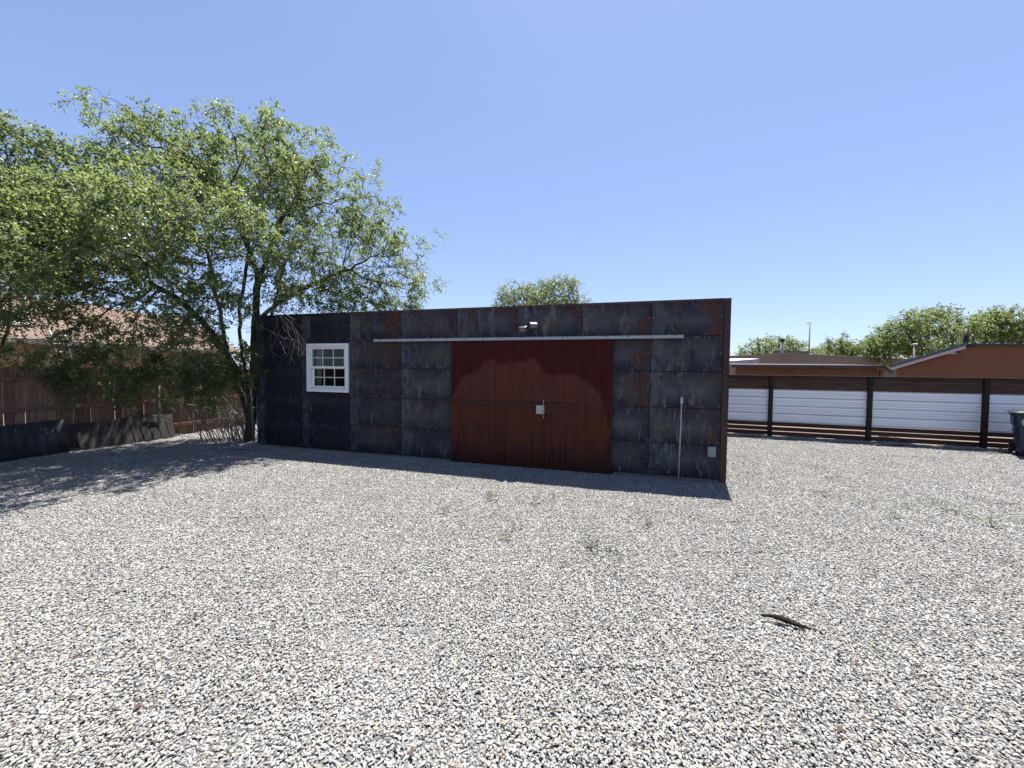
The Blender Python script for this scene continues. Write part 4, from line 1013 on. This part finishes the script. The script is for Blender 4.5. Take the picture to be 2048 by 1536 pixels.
def norm(v): return v / (np.linalg.norm(v, axis=-1, keepdims=True) + 1e-9)
def foliage(name, P, R, par, mat, parent, rtw, shoots, slen, nleaf, lsz, droop=0.5, twig_mat=None, twig_frac=0.5, centre=None, up=0.3, gap=0.0, tintscale=0.9, lw=0.55, gap2=0.22):
    idx = np.where(R < rtw)[0]; idx = idx[par[idx] >= 0]
    if gap > 0:
        k = np.array([mnoise.noise(Vector(P[i] * 0.9)) for i in idx]); k2 = np.array([mnoise.noise(Vector(P[i] * 2.1 + 7.0)) for i in idx]); idx = idx[(k > -1 + gap) & (k2 > -gap2)]
    S = np.repeat(idx, shoots); ns = len(S)
    bd = norm(P[S] - P[par[S]])
    rd_ = norm(rng.normal(size=(ns, 3)) + np.array([0, 0, up]))
    if centre is not None: rd_ = norm(rd_ + 0.6 * norm(P[S] - np.array(centre)))
    d = norm(bd * 0.6 + rd_); L = slen * rng.uniform(0.5, 1.3, ns)
    p0 = P[S]
    clump = np.array([mnoise.noise(Vector(p * tintscale)) for p in p0]) * 0.5 + 0.5
    stint = np.clip(0.25 + 0.5 * clump + rng.normal(0, 0.12, ns), 0, 1)
    T = (np.arange(nleaf) + rng.uniform(0.2, 0.9, (ns, nleaf))) / nleaf
    dr = droop * L * rng.uniform(0.4, 1.3, ns)
    C = p0[:, None] + d[:, None] * (L[:, None] * T)[..., None]; C[..., 2] -= dr[:, None] * T ** 2
    side = norm(np.cross(d, rng.normal(size=(ns, 3)))); sgn = np.where(np.arange(nleaf) % 2 == 0, 1, -1)
    ax = norm(d[:, None] * 0.5 + side[:, None] * sgn[None, :, None] + rng.normal(scale=0.45, size=C.shape) + np.array([0, 0, -0.35]))
    nn_ = norm(rng.normal(scale=0.75, size=C.shape) + np.array([0, 0, 0.9])); w = norm(np.cross(ax, nn_)); nn_ = np.cross(w, ax)
    s = (lsz * rng.uniform(0.6, 1.35, C.shape[:2]))[..., None]
    b0 = C; tip_ = C + ax * s - nn_ * s * 0.12; mid = C + ax * s * 0.45 + nn_ * s * 0.10
    l_ = mid + w * s * lw * 0.5 - nn_ * s * .06; r_ = mid - w * s * lw * 0.5 - nn_ * s * .06
    V = np.stack([b0, l_, tip_, r_], 2).reshape(-1, 3); nL = ns * nleaf
    F = np.arange(nL * 4).reshape(-1, 4)
    tint = np.clip(np.repeat(stint, nleaf) + rng.normal(0, 0.13, nL), 0, 1)
    c4 = np.stack([tint, tint, tint, np.ones(nL)], 1)
    o = np_mesh(name, V, F, mat, parent, attr={"tint": c4})
    if twig_mat is not None:
        sel = np.where(rng.random(ns) < twig_frac)[0]; m_ = len(sel); K = 4
        tt = np.linspace(0, 1, K)
        Q = p0[sel][:, None] + d[sel][:, None] * (L[sel][:, None] * tt)[..., None]; Q[..., 2] -= dr[sel][:, None] * tt ** 2
        a_ = side[sel]; b_ = norm(np.cross(d[sel], a_)); rr_ = (0.0035 * (1 - 0.6 * tt))[None, :, None]
        ring = np.stack([Q + a_[:, None] * rr_, Q + (-0.5 * a_ + .87 * b_)[:, None] * rr_, Q + (-0.5 * a_ - .87 * b_)[:, None] * rr_], 2)
        V2 = ring.reshape(-1, 3); base = (np.arange(m_) * K * 3)[:, None, None, None]
        kk = (np.arange(K - 1) * 3)[None, :, None, None]; q = np.array([[0, 1, 4, 3], [1, 2, 5, 4], [2, 0, 3, 5]])[None, None]
        F2 = (base + kk + q).reshape(-1, 4)
        np_mesh("twigs", V2, F2, twig_mat, parent)
    return nL

def blob_points(blobs, dens):
    out = []
    for (c, r_) in blobs:
        n = int(dens * r_ ** 3); p = rng.normal(size=(n, 3)); p = p / np.linalg.norm(p, axis=1, keepdims=True) * (rng.random((n, 1)) ** 0.42) * r_
        out.append(p * np.array([1, 1, 0.92]) + np.array(c))
    return np.vstack(out)
def W(px, py, dist): return tuple(at(px, py, dist))

# --- big elm at the shed's left corner
elm = empty("elm_tree", (0, 0, 0)); tag(elm, "big spreading green elm, several trunks, overhanging the shed's dark end", "tree")
ebase = ground_at(497, 882)
trunk = [tuple(ebase + Vector((0, 0, -0.1))), W(505, 800, 9.7), W(510, 700, 9.75), W(512, 600, 9.8), W(516, 560, 9.8)]
seeds = [(trunk, None)]
blobsA = [(W(548,300,9.6),1.0),(W(445,315,9.3),1.1),(W(355,315,9.0),1.05),(W(275,315,8.7),0.9),(W(215,365,8.5),0.95),(W(625,345,9.9),1.05),(W(690,410,10.2),1.05),(W(735,475,10.5),1.05),(W(785,550,10.7),0.95),
  (W(650,480,10.3),1.1),(W(545,410,9.6),1.2),(W(420,410,9.0),1.3),(W(310,430,8.5),1.3),(W(215,500,8.3),1.1),(W(335,545,8.6),1.0),(W(235,610,8.3),0.75),(W(715,575,10.6),0.85),(W(610,550,10.2),0.8),(W(420,560,9.0),0.8),(W(415,660,9.2),0.6),
  (W(270,705,8.9),0.5),(W(350,720,9.2),0.55),(W(190,690,8.6),0.5),(W(330,410,7.2),0.9),(W(200,460,6.9),1.0),(W(90,490,6.9),0.9),(W(440,440,7.7),0.9),(W(545,480,8.4),0.7),(W(560,350,11.3),1.2),(W(680,490,11.8),1.0),(W(420,350,11.0),1.2),(W(300,490,10.6),1.1),(W(815,590,10.8),0.6),(W(760,590,10.4),0.7),(W(670,585,10.0),0.6),(W(545,225,9.5),0.4),(W(235,235,8.7),0.35),(W(455,235,9.2),0.35),(W(175,180,8.7),0.2),(W(205,215,8.7),0.25),(W(580,598,9.9),0.45),(W(640,600,10.0),0.5),(W(705,605,10.3),0.5),(W(60,490,6.3),0.9),(W(-60,450,6.4),1.0),(W(250,440,6.5),0.8),(W(150,420,7.6),0.9),(W(150,600,8.2),0.7),(W(90,650,7.8),0.45),(W(300,640,8.6),0.65),(W(380,645,8.9),0.55),(W(450,640,9.2),0.5),(W(470,560,9.0),0.6),(W(525,650,8.9),0.3),(W(220,665,8.2),0.55),(W(440,720,9.3),0.45),(W(400,770,9.3),0.35),(W(470,780,9.4),0.3),(W(300,745,8.9),0.4),(W(520,560,9.2),0.5),(W(580,520,9.2),0.55),(W(600,590,9.8),0.6),(W(660,598,10.0),0.6),(W(740,600,10.3),0.6),(W(800,600,10.5),0.5),(W(560,565,9.6),0.6),(W(840,605,10.6),0.35),(W(350,600,8.0),0.6),(W(420,620,8.3),0.55),(W(300,690,8.1),0.5),(W(380,700,8.4),0.5),(W(450,690,8.6),0.45),(W(420,760,8.8),0.4),(W(470,620,8.6),0.4),(W(360,770,8.7),0.35),(W(250,740,8.3),0.4),(W(60,680,8.0),0.45),(W(120,700,8.0),0.45),(W(200,720,8.2),0.4),(W(30,620,7.6),0.6),(W(480,760,9.0),0.35),(W(440,560,8.3),0.5),(W(500,600,8.9),0.35)]
seeds2 = [
  [trunk[-1], W(548, 480, 9.9), W(565, 430, 10.0), W(600, 400, 10.1)],
  [trunk[-1], W(500, 500, 9.6), W(470, 440, 9.3), W(450, 380, 9.2)],
  [W(512, 640, 9.8), W(560, 605, 10.1), W(620, 572, 10.4), W(690, 540, 10.6)],
  [W(503, 800, 9.7), W(470, 730, 9.5), W(420, 660, 9.2), W(360, 600, 8.9), W(290, 560, 8.6)],
  [W(498, 850, 9.75), W(458, 720, 9.7), W(436, 610, 9.6), W(415, 500, 9.4)],
  [W(500, 850, 9.75), W(522, 720, 10.4), W(560, 560, 10.9), W(590, 470, 11.1)],
  [W(503, 820, 9.7), W(482, 700, 9.8), W(478, 620, 9.9), W(492, 540, 10.0), W(500, 470, 10.3)],
]
def attach(seeds, polys, step):
    """seed polylines joined at the nearest point of the first one"""
    P, par = [], []
    def add(poly, prev):
        for i in range(len(poly) - 1):
            a, c = Vector(poly[i]), Vector(poly[i + 1]); n = max(1, int((c - a).length / step))
            for k in range(n):
                P.append(a.lerp(c, (k + (0 if prev < 0 and k == 0 and i == 0 else 1)) / n if prev >= 0 or i or k else 0) + Vector((random.uniform(-1, 1), random.uniform(-1, 1), 0)) * step * 0.12); par.append(prev); prev = len(P) - 1
    add(seeds, -1); n0 = len(P)
    for pl in polys:
        s = Vector(pl[0]); j = min(range(n0), key=lambda i: (P[i] - s).length); add([P[j]] + list(pl[1:]), j)
    return [tuple(p) for p in P], par
def grow2(P0, par0, A, step, infl, kill, iters, trop=(0, 0, 0.04), jit=0.25):
    P = np.array(P0); par = list(par0); A = np.asarray(A); tr = np.array(trop)
    d2 = np.full(len(A), 1e9); near = np.zeros(len(A), int); lastn = {}
    def upd(s0):
        for s in range(s0, len(P), 200):
            Q = P[s:s + 200]; D = ((A[:, None] - Q[None]) ** 2).sum(2); j = D.argmin(1); dm = D[np.arange(len(A)), j]
            b = dm < d2; d2[b] = dm[b]; near[b] = j[b] + s
    upd(0)
    cnt = np.zeros(0, int)
    for it in range(iters):
        cnt = np.concatenate([cnt, np.zeros(len(P) - len(cnt), int)])
        act = (d2 < infl * infl) & (cnt[near] < 4)
        if not act.any(): break
        idx = near[act]; dv = norm(A[act] - P[idx]); un, inv = np.unique(idx, return_inverse=True)
        acc = np.zeros((len(un), 3)); np.add.at(acc, inv, dv)
        acc = norm(norm(acc) + tr + rng.normal(scale=jit, size=acc.shape))
        cnt[un] += 1
        s0 = len(P); P = np.vstack([P, P[un] + acc * step]); par += list(un); upd(s0)
        keep = d2 > kill * kill; A = A[keep]; d2 = d2[keep]; near = near[keep]
        if len(A) == 0: break
    return P, np.array(par)

P0, q0 = attach(trunk, seeds2, 0.17)
A_ = blob_points(blobsA, 260)
P, par = grow2(P0, q0, A_, 0.17, 2.2, 0.21, 90)
R, ch = branch_mesh("trunk", P, par, 0.0042, 2.12, M['bark'], elm, rmax=0.11)
nl1 = foliage("crown", P, R, par, M['leaf'], elm, 0.0125, 5, 0.32, 10, 0.064, 0.6, M['twig'], 0.8, gap=0.72, gap2=0.10)
open("/tmp/dbg.txt","w").write(f"elm {len(P)} {nl1} rmax {R.max():.3f}\n") if False else None
# drooping leafy sprays in front of the fence, bare suckers and dead twigs
b = MB()
for k in range(70):
    g = ebase + Vector((random.gauss(-0.35, 0.38), random.gauss(0.1, 0.22), -0.02)); L_ = random.uniform(0.7, 2.1); ln = random.gauss(-0.32, 0.3); l2 = random.gauss(0, 0.2); pts = []
    for i in range(6):
        t_ = i / 5; pts.append(g + Vector((ln * L_ * t_ ** 1.3 + random.gauss(0, .012), l2 * L_ * t_, L_ * t_)))
    r_ = random.uniform(0.006, 0.017); b.tube(pts, [r_ * (1 - .75 * i / 5) for i in range(6)], 5, cap=False)
    for q_ in range(2):
        j = random.randint(2, 4); dv = Vector((random.gauss(0, .2), random.gauss(0, .15), random.uniform(.1, .35))); b.tube([pts[j], pts[j] + dv * .6, pts[j] + dv], [r_ * .5, r_ * .35, r_ * .12], 4, cap=False)
b.build("suckers", M['twig'], elm)
b = MB()
def dead(p, d, L_, r_, dep):
    pts = [p]; d = d.normalized()
    for i in range(5):
        d = (d + Vector((random.gauss(0, .22), random.gauss(0, .15), random.gauss(-.10, .2)))).normalized(); pts.append(pts[-1] + d * L_ / 5)
        if dep > 0 and i > 0 and random.random() < .75: dead(pts[-1], d + Vector((random.gauss(0, .8), random.gauss(0, .3), random.gauss(-.2, .6))), L_ * .6, r_ * .6, dep - 1)
    b.tube(pts, [r_ * (1 - .8 * i / 5) for i in range(6)], 4, cap=False)
for (px_, py_, dx) in ((540, 622, .8), (560, 628, .5), (575, 640, .6), (590, 655, .3), (520, 650, .6), (565, 650, .2), (555, 620, -.3)):
    dead(Vector(W(px_, py_, 8.35)), Vector((dx, -.1, -0.7)), random.uniform(.5, .85), 0.007, 2)
b.tube([W(512, 640, 9.6), W(530, 625, 8.9), W(560, 622, 8.4), W(590, 640, 8.3)], [0.03, 0.022, 0.014, 0.006], 7)
b.build("dead_twigs", M['twig'], elm)
b = MB()
for (px_, py_, dx) in ((20, 470, .3), (45, 480, .1), (80, 505, .5), (15, 540, .2), (40, 560, .4), (70, 545, -.2), (60, 500, .4), (30, 520, -.2), (330, 610, .7), (380, 640, .4), (250, 650, -.4), (300, 660, .2)):
    dead(Vector(W(px_, py_, 8.0)), Vector((dx, -.2, -0.6)), random.uniform(.6, 1.0), 0.007, 2)
b.build("dead_twigs", M['twig'], elm)
def sprays(list_, parent, mat, name, ln=0.7, seedn=5):
    SP = []; SPar = []
    for (px_, py_, ds, dx, n) in list_:
        for k in range(n):
            p = Vector(W(px_ + random.gauss(0, 14), py_ + random.gauss(0, 8), ds + random.gauss(0, .15))); prev = -1
            d = Vector((dx + random.gauss(0, .3), random.gauss(-.1, .3), random.uniform(-.5, .1))).normalized()
            for i in range(6):
                SP.append(tuple(p)); SPar.append(prev); prev = len(SP) - 1
                d = (d + Vector((random.gauss(0, .12), random.gauss(0, .1), -.22))).normalized(); p = p + d * ln / 6
    return np.array(SP), np.array(SPar)
SP, SPar = sprays([(90, 740, 8.2, -.3, 4), (140, 720, 8.3, -.2, 4), (200, 760, 8.5, -.1, 4), (280, 740, 8.7, 0, 5), (40, 690, 8.0, -.4, 4), (190, 690, 8.4, -.4, 6), (240, 700, 8.6, -.2, 6), (300, 705, 8.8, .2, 7), (120, 700, 8.3, -.6, 5), (60, 720, 8.2, -.8, 4), (350, 720, 9.1, .3, 7), (400, 720, 9.3, .2, 7), (160, 740, 8.5, -.2, 4), (250, 750, 8.7, .2, 4), (330, 780, 9.2, .2, 4), (420, 770, 9.4, 0, 8), (450, 720, 9.5, .2, 8), (480, 690, 9.5, .3, 7), (520, 690, 9.2, .5, 4), (380, 660, 9.1, -.2, 6)], elm, None, None)
branch_mesh("twig_sprays", SP, SPar, 0.003, 2.3, M['bark'], elm)
foliage("crown", SP, np.full(len(SP), 0.001), SPar, M['leaf_shade'], elm, 0.01, 3, 0.26, 9, 0.062, 0.6, None)  # low sprays use the leaf colour with shade painted in
# wisps above the crown
SP, SPar = sprays([(200, 215, 8.7, -.9, 3), (160, 180, 8.6, -.95, 3), (235, 215, 8.7, 0.1, 2), (545, 235, 9.5, 0, 3), (650, 250, 9.9, .5, 2), (460, 225, 9.2, .3, 3), (370, 220, 9, -.2, 3), (735, 330, 10.2, .7, 3), (785, 385, 10.4, .7, 3), (830, 470, 10.6, .6, 4), (850, 560, 10.8, .7, 4), (300, 235, 8.9, -.2, 3)], elm, None, None, 0.55)
SP[:, 2] += 0.0
branch_mesh("twig_sprays", SP, SPar, 0.003, 2.3, M['bark'], elm)
foliage("crown", SP, np.full(len(SP), 0.001), SPar, M['leaf'], elm, 0.01, 2, 0.22, 7, 0.06, 0.2, None)

# --- second elm at the left picture edge, trunk behind the fence
el2 = empty("elm_tree", (0, 0, 0)); tag(el2, "shaded leafy elm crown over the fence at the photo's left edge", "tree")
tb2 = Vector((-12.3, 8.9, 0))
trunk2 = [tuple(tb2), tuple(tb2 + Vector((0.1, 0, 1.5))), tuple(tb2 + Vector((0.5, -.1, 3.0))), tuple(tb2 + Vector((1.0, -.3, 4.2)))]
P0, q0 = attach(trunk2, [[trunk2[1], tuple(tb2 + Vector((1.2, -.4, 2.6))), W(20, 560, 8.2)], [trunk2[2], W(-60, 450, 8.6), W(40, 420, 8.3)], [trunk2[2], W(-200, 480, 8.4)]], 0.17)
blobsB = [(W(25,300,8.3),0.85),(W(95,330,8.4),0.85),(W(60,420,8.1),1.1),(W(15,520,8.0),1.0),(W(125,520,8.2),0.9),(W(-90,350,8.2),1.2),(W(-120,500,8.2),1.2),(W(50,610,8.1),0.65),(W(130,420,8.6),1.0),(W(-20,400,7.0),0.9),(W(60,440,9.6),1.0),(W(150,600,8.4),0.6),(W(-100,620,8),0.8),(W(-160,420,7.2),1.1)]
P, par = grow2(P0, q0, blob_points(blobsB, 260), 0.17, 2.2, 0.21, 80)
R, ch = branch_mesh("trunk", P, par, 0.0042, 2.35, M['bark'], el2, rmax=0.16)
foliage("crown", P, R, par, M['leaf_shade'], el2, 0.0125, 5, 0.32, 10, 0.065, 0.6, M['bark'], 0.5, gap=0.55)

def far_tree(name, label, base, blobs, mat, step, lsz, dens=60, shoots=3, slen=0.6, nleaf=9, trunk_r=0.25, kill=None, rtw=0.03, tip=0.009, gap=0.4, up=0.3, droop=0.3, group=None):
    t_ = empty(name, (0, 0, 0)); tag(t_, label, "tree", group)
    b0 = Vector((base[0], base[1], 0)); cz = np.mean([c[2] for c, _ in blobs]); cxm = np.mean([c[0] for c, _ in blobs]); cy = np.mean([c[1] for c, _ in blobs])
    tk = [tuple(b0), tuple(b0 + Vector((0.1, 0, cz * 0.35))), (b0.x * .5 + cxm * .5, b0.y * .5 + cy * .5, cz * 0.7)]
    P0, q0 = attach(tk, [], step)
    P, par = grow2(P0, q0, blob_points(blobs, dens), step, 9, kill or step * 1.15, 80)
    R, ch = branch_mesh("trunk", P, par, tip, 2.4, M['bark'], t_, rmax=trunk_r)
    n_ = foliage("crown", P, R, par, mat, t_, rtw, shoots, slen, nleaf, lsz, droop, M['bark'], 0.3, gap=gap, up=up, tintscale=0.5, lw=0.6, gap2=0.6)
# tree behind the shed
b_ = at(1085, 610, 19)
far_tree("ash_tree", "olive green treetop showing above the shed roof", (b_.x, b_.y), [(W(1020,592,19),0.75),(W(1060,590,19.2),0.7),(W(1100,580,19),0.75),(W(1130,575,18.8),0.65),(W(1150,568,19),0.4),(W(1080,620,19),1.2),(W(1140,615,19.2),0.9),(W(1010,625,19),0.8)], M['leaf_grey'], 0.16, 0.075, dens=220, shoots=4, slen=0.35, nleaf=8, trunk_r=0.14, rtw=0.016, tip=0.005, gap=0.35, up=0.6, droop=0.1)
# right-hand trees
def rt(pts, ds): return [(W(x, y_, ds + random.uniform(-1, 1)), r_) for x, y_, r_ in pts]
b_ = at(1545, 720, 40); far_tree("locust_tree", "broad rounded green tree behind the pale flue pipe", (b_.x, b_.y), rt([(1500,702,1.0),(1520,694,1.1),(1545,690,1.2),(1570,690,1.1),(1590,696,1.0),(1605,702,.7),(1480,707,.6),(1540,712,1.5),(1580,712,1.2)], 40), M['leaf_far'], 0.4, 0.17, dens=60, shoots=4, slen=0.8, nleaf=9, trunk_r=0.3, rtw=0.05, tip=0.012)
b_ = at(1632, 715, 34); far_tree("locust_tree", "small ragged green tree beside the antenna mast foot", (b_.x, b_.y), rt([(1628,705,.5),(1634,702,.45),(1640,708,.4),(1650,709,.3)], 34), M['leaf_far'], 0.25, 0.15, dens=140, shoots=4, slen=0.5, nleaf=8, trunk_r=0.12, rtw=0.03, tip=0.009)
b_ = at(1682, 720, 30); far_tree("locust_tree", "airy bright green tree standing alone between mast and tall trees", (b_.x, b_.y), rt([(1660,692,.55),(1682,690,.7),(1695,680,.5),(1670,700,.8),(1700,700,.7),(1684,708,1.0)], 30), M['leaf_far'], 0.22, 0.13, dens=130, shoots=4, slen=0.5, nleaf=8, trunk_r=0.14, rtw=0.024, tip=0.007, gap=0.7, up=0.5)
b_ = at(1860, 720, 29); far_tree("locust_tree", "tall layered green tree rising above the sloping metal roof", (b_.x, b_.y), rt([(1745,688,.7),(1770,670,.8),(1790,655,.9),(1825,645,1.0),(1860,635,.9),(1895,630,.8),(1905,650,.8),(1880,665,1.0),(1845,660,.8),(1815,680,1.1),(1770,695,1.0),(1740,704,.8),(1850,695,.9),(1890,690,.9)], 29), M['leaf_far'], 0.28, 0.14, dens=120, shoots=4, slen=0.65, nleaf=9, trunk_r=0.28, rtw=0.03, tip=0.009, gap=0.5)
b_ = at(2010, 720, 31); far_tree("locust_tree", "wide bright green tree behind the black vent pipe", (b_.x, b_.y), rt([(1945,655,.9),(1975,642,1.0),(2000,640,1.1),(2025,645,1.1),(1960,675,1.2),(2000,670,1.4),(2040,672,1.3),(2070,660,1.2),(1935,675,.7)], 31), M['leaf_far'], 0.3, 0.15, dens=110, shoots=4, slen=0.7, nleaf=9, trunk_r=0.28, rtw=0.032, tip=0.009)
b_ = at(1760, 720, 38); far_tree("locust_tree", "low dense green tree filling in behind the tan building's right end", (b_.x, b_.y), rt([(1740,700,1.2),(1775,698,1.3),(1810,700,1.2),(1715,708,.7),(1850,705,1.2)], 38), M['leaf_far'], 0.4, 0.18, dens=60, shoots=4, slen=0.8, nleaf=9, trunk_r=0.25, rtw=0.05, tip=0.012)

# ------------------------------------------------------------------ weeds in the gravel
def weed_mesh(n, h, spread, lw=0.006):
    V = []; F = []; T = []
    for k in range(n):
        a = random.uniform(0, 6.28); r0 = random.uniform(0, spread); bx, by = r0 * math.cos(a), r0 * math.sin(a)
        dx, dy = random.gauss(0, .5) + .5 * math.cos(a), random.gauss(0, .5) + .5 * math.sin(a); hh = h * random.uniform(.5, 1.2)
        pts = [Vector((bx + dx * hh * t_ * .8, by + dy * hh * t_ * .8, 0.01 + hh * (t_ - .35 * t_ * t_))) for t_ in (0, .4, .75, 1)]
        for j, t_ in enumerate((.25, .45, .6, .75, .9, 1.0)):
            i_ = min(2, int(t_ * 3)); f_ = t_ * 3 - i_; c = pts[i_].lerp(pts[i_ + 1], f_)
            ax = Vector((random.gauss(0, 1), random.gauss(0, 1), random.uniform(-.1, .7))).normalized(); sd_ = ax.cross(Vector((0, 0, 1))).normalized(); s_ = lw * random.uniform(2.2, 4.4)
            o = len(V); V += [tuple(c), tuple(c + ax * s_ * .5 + sd_ * lw), tuple(c + ax * s_), tuple(c + ax * s_ * .5 - sd_ * lw)]; F.append((o, o+1, o+2, o+3)); T.append(random.random())
        sd_ = Vector((dy, -dx, 0)).normalized() * .0022
        for i in range(3):
            o = len(V); V += [tuple(pts[i] - sd_), tuple(pts[i] + sd_), tuple(pts[i+1] + sd_ * .6), tuple(pts[i+1] - sd_ * .6)]; F.append((o, o+1, o+2, o+3)); T.append(random.random() * .5)
    return V, F, T
weed_src = []
for (n, h, sp2) in ((9, .10, .03), (13, .085, .055), (13, .05, .13), (7, .07, .05)):
    V, F, T = weed_mesh(n, h, sp2)
    o = np_mesh("weed", V, F, M['weed'], attr={"tint": [(t_, t_, t_, 1) for t_ in T]}); weed_src.append(o)
    col.objects.unlink(o)
WEEDS = [
 (888, 1028, 0, "upright green weed in sunlit gravel, leftmost of the weeds"), (981, 1000, 1, "small leafy weed in gravel near the rust door shadow's left"), (1036, 1006, 3, "sparse reddish green weed between two leafier weeds near the shadow edge"),
 (1068, 1008, 0, "thin upright weed in gravel below the lock box"), (1112, 998, 3, "faint short weed closest to shadow edge below the sliding door"), (1033, 1062, 3, "sparse pale weed alone in gravel below the rust door's left sheet"),
 (1008, 1078, 0, "small weed in open gravel, nearer the camera than its pale neighbour"), (1300, 1056, 1, "dark green bushy weed, the leafiest on the gravel before the shed"), (1276, 1030, 3, "thin pale weed just behind the bushy dark green weed"),
 (1183, 1094, 1, "low spreading weed in gravel, nearest the camera before the shed"), (1215, 1112, 2, "flat scattered weed patch in gravel among darker stones"),
 (1632, 938, 2, "faint weed patch right of shed, farthest back on the open gravel"), (1660, 962, 2, "thin flat weed patch on gravel right of the shed corner"), (1628, 988, 2, "sparse weed patch close to the shed shadow's right tip"),
 (1662, 996, 2, "small yellow green patch of weeds between larger patches on gravel"), (1722, 1008, 2, "broad flat patch of yellow green weeds in the middle right gravel"), (1812, 1016, 2, "thin weed streak between the two broad patches on the right gravel"), (1785, 1036, 3, "tiny weed below the thin streak on the right gravel"),
 (1890, 1016, 2, "broad yellow green weed patch at far right of the gravel"), (1912, 1028, 2, "weed patch overlapping the near side of the far right patch"), (1972, 1052, 1, "small dark weed tuft nearest the photo's right edge"), (2035, 1046, 3, "faint sprig of weed at the very right edge of the gravel"),
]
for i, (px_, py_, k, lab) in enumerate(WEEDS):
    o = weed_src[k].copy(); col.objects.link(o); g = ground_at(px_, py_); o.location = (g.x, g.y, 0.015); o.rotation_euler = (0, 0, random.uniform(0, 6.28)); s_ = random.uniform(1.0, 1.35); o.scale = (s_, s_, s_)
    tag(o, lab, "weed", "weeds growing in the gravel")
# dry twigs by the shed corner
b = MB()
for k in range(46):
    g = ground_at(1482 + random.gauss(6, 17), 925 + random.gauss(8, 17)); a = random.uniform(0, 6.28); L_ = random.uniform(.04, .13)
    b.tube([g + Vector((0, 0, .028)), g + Vector((math.cos(a) * L_ * .5, math.sin(a) * L_ * .5, .028 + random.uniform(0, .03))), g + Vector((math.cos(a) * L_, math.sin(a) * L_, .026))], [.004, .003, .0015], 4)
tag(b.build("dry_litter", M['dry']), "dry russet twigs scattered on gravel at shed's right corner", "plant litter", kind="stuff")
b = MB()
for k in range(240):
    r_ = random.random()
    px_, py_ = random.uniform(0, 2048), 960 + 560 * r_ ** 1.3
    if k % 3 == 0: px_, py_ = random.gauss(300, 190), random.gauss(930, 35)
    g = ground_at(px_, py_); a = random.uniform(0, 6.28)
    if (g - LO).dot(LN) > -0.2 or g.y > 9.2: continue
    ax = Vector((math.cos(a), math.sin(a), random.uniform(-.3, .3))); sd_ = Vector((-math.sin(a), math.cos(a), random.uniform(-.5, .5))); L_ = random.uniform(.012, .03); w_ = L_ * random.uniform(.12, .5)
    c = g + Vector((0, 0, .024))
    b.poly([c - ax * L_, c + sd_ * w_ + Vector((0, 0, .004)), c + ax * L_, c - sd_ * w_])
tag(b.build("leaf_litter", M['dry']), "tiny brown leaf scraps scattered thinly across the gravel yard", "leaf litter", kind="stuff")
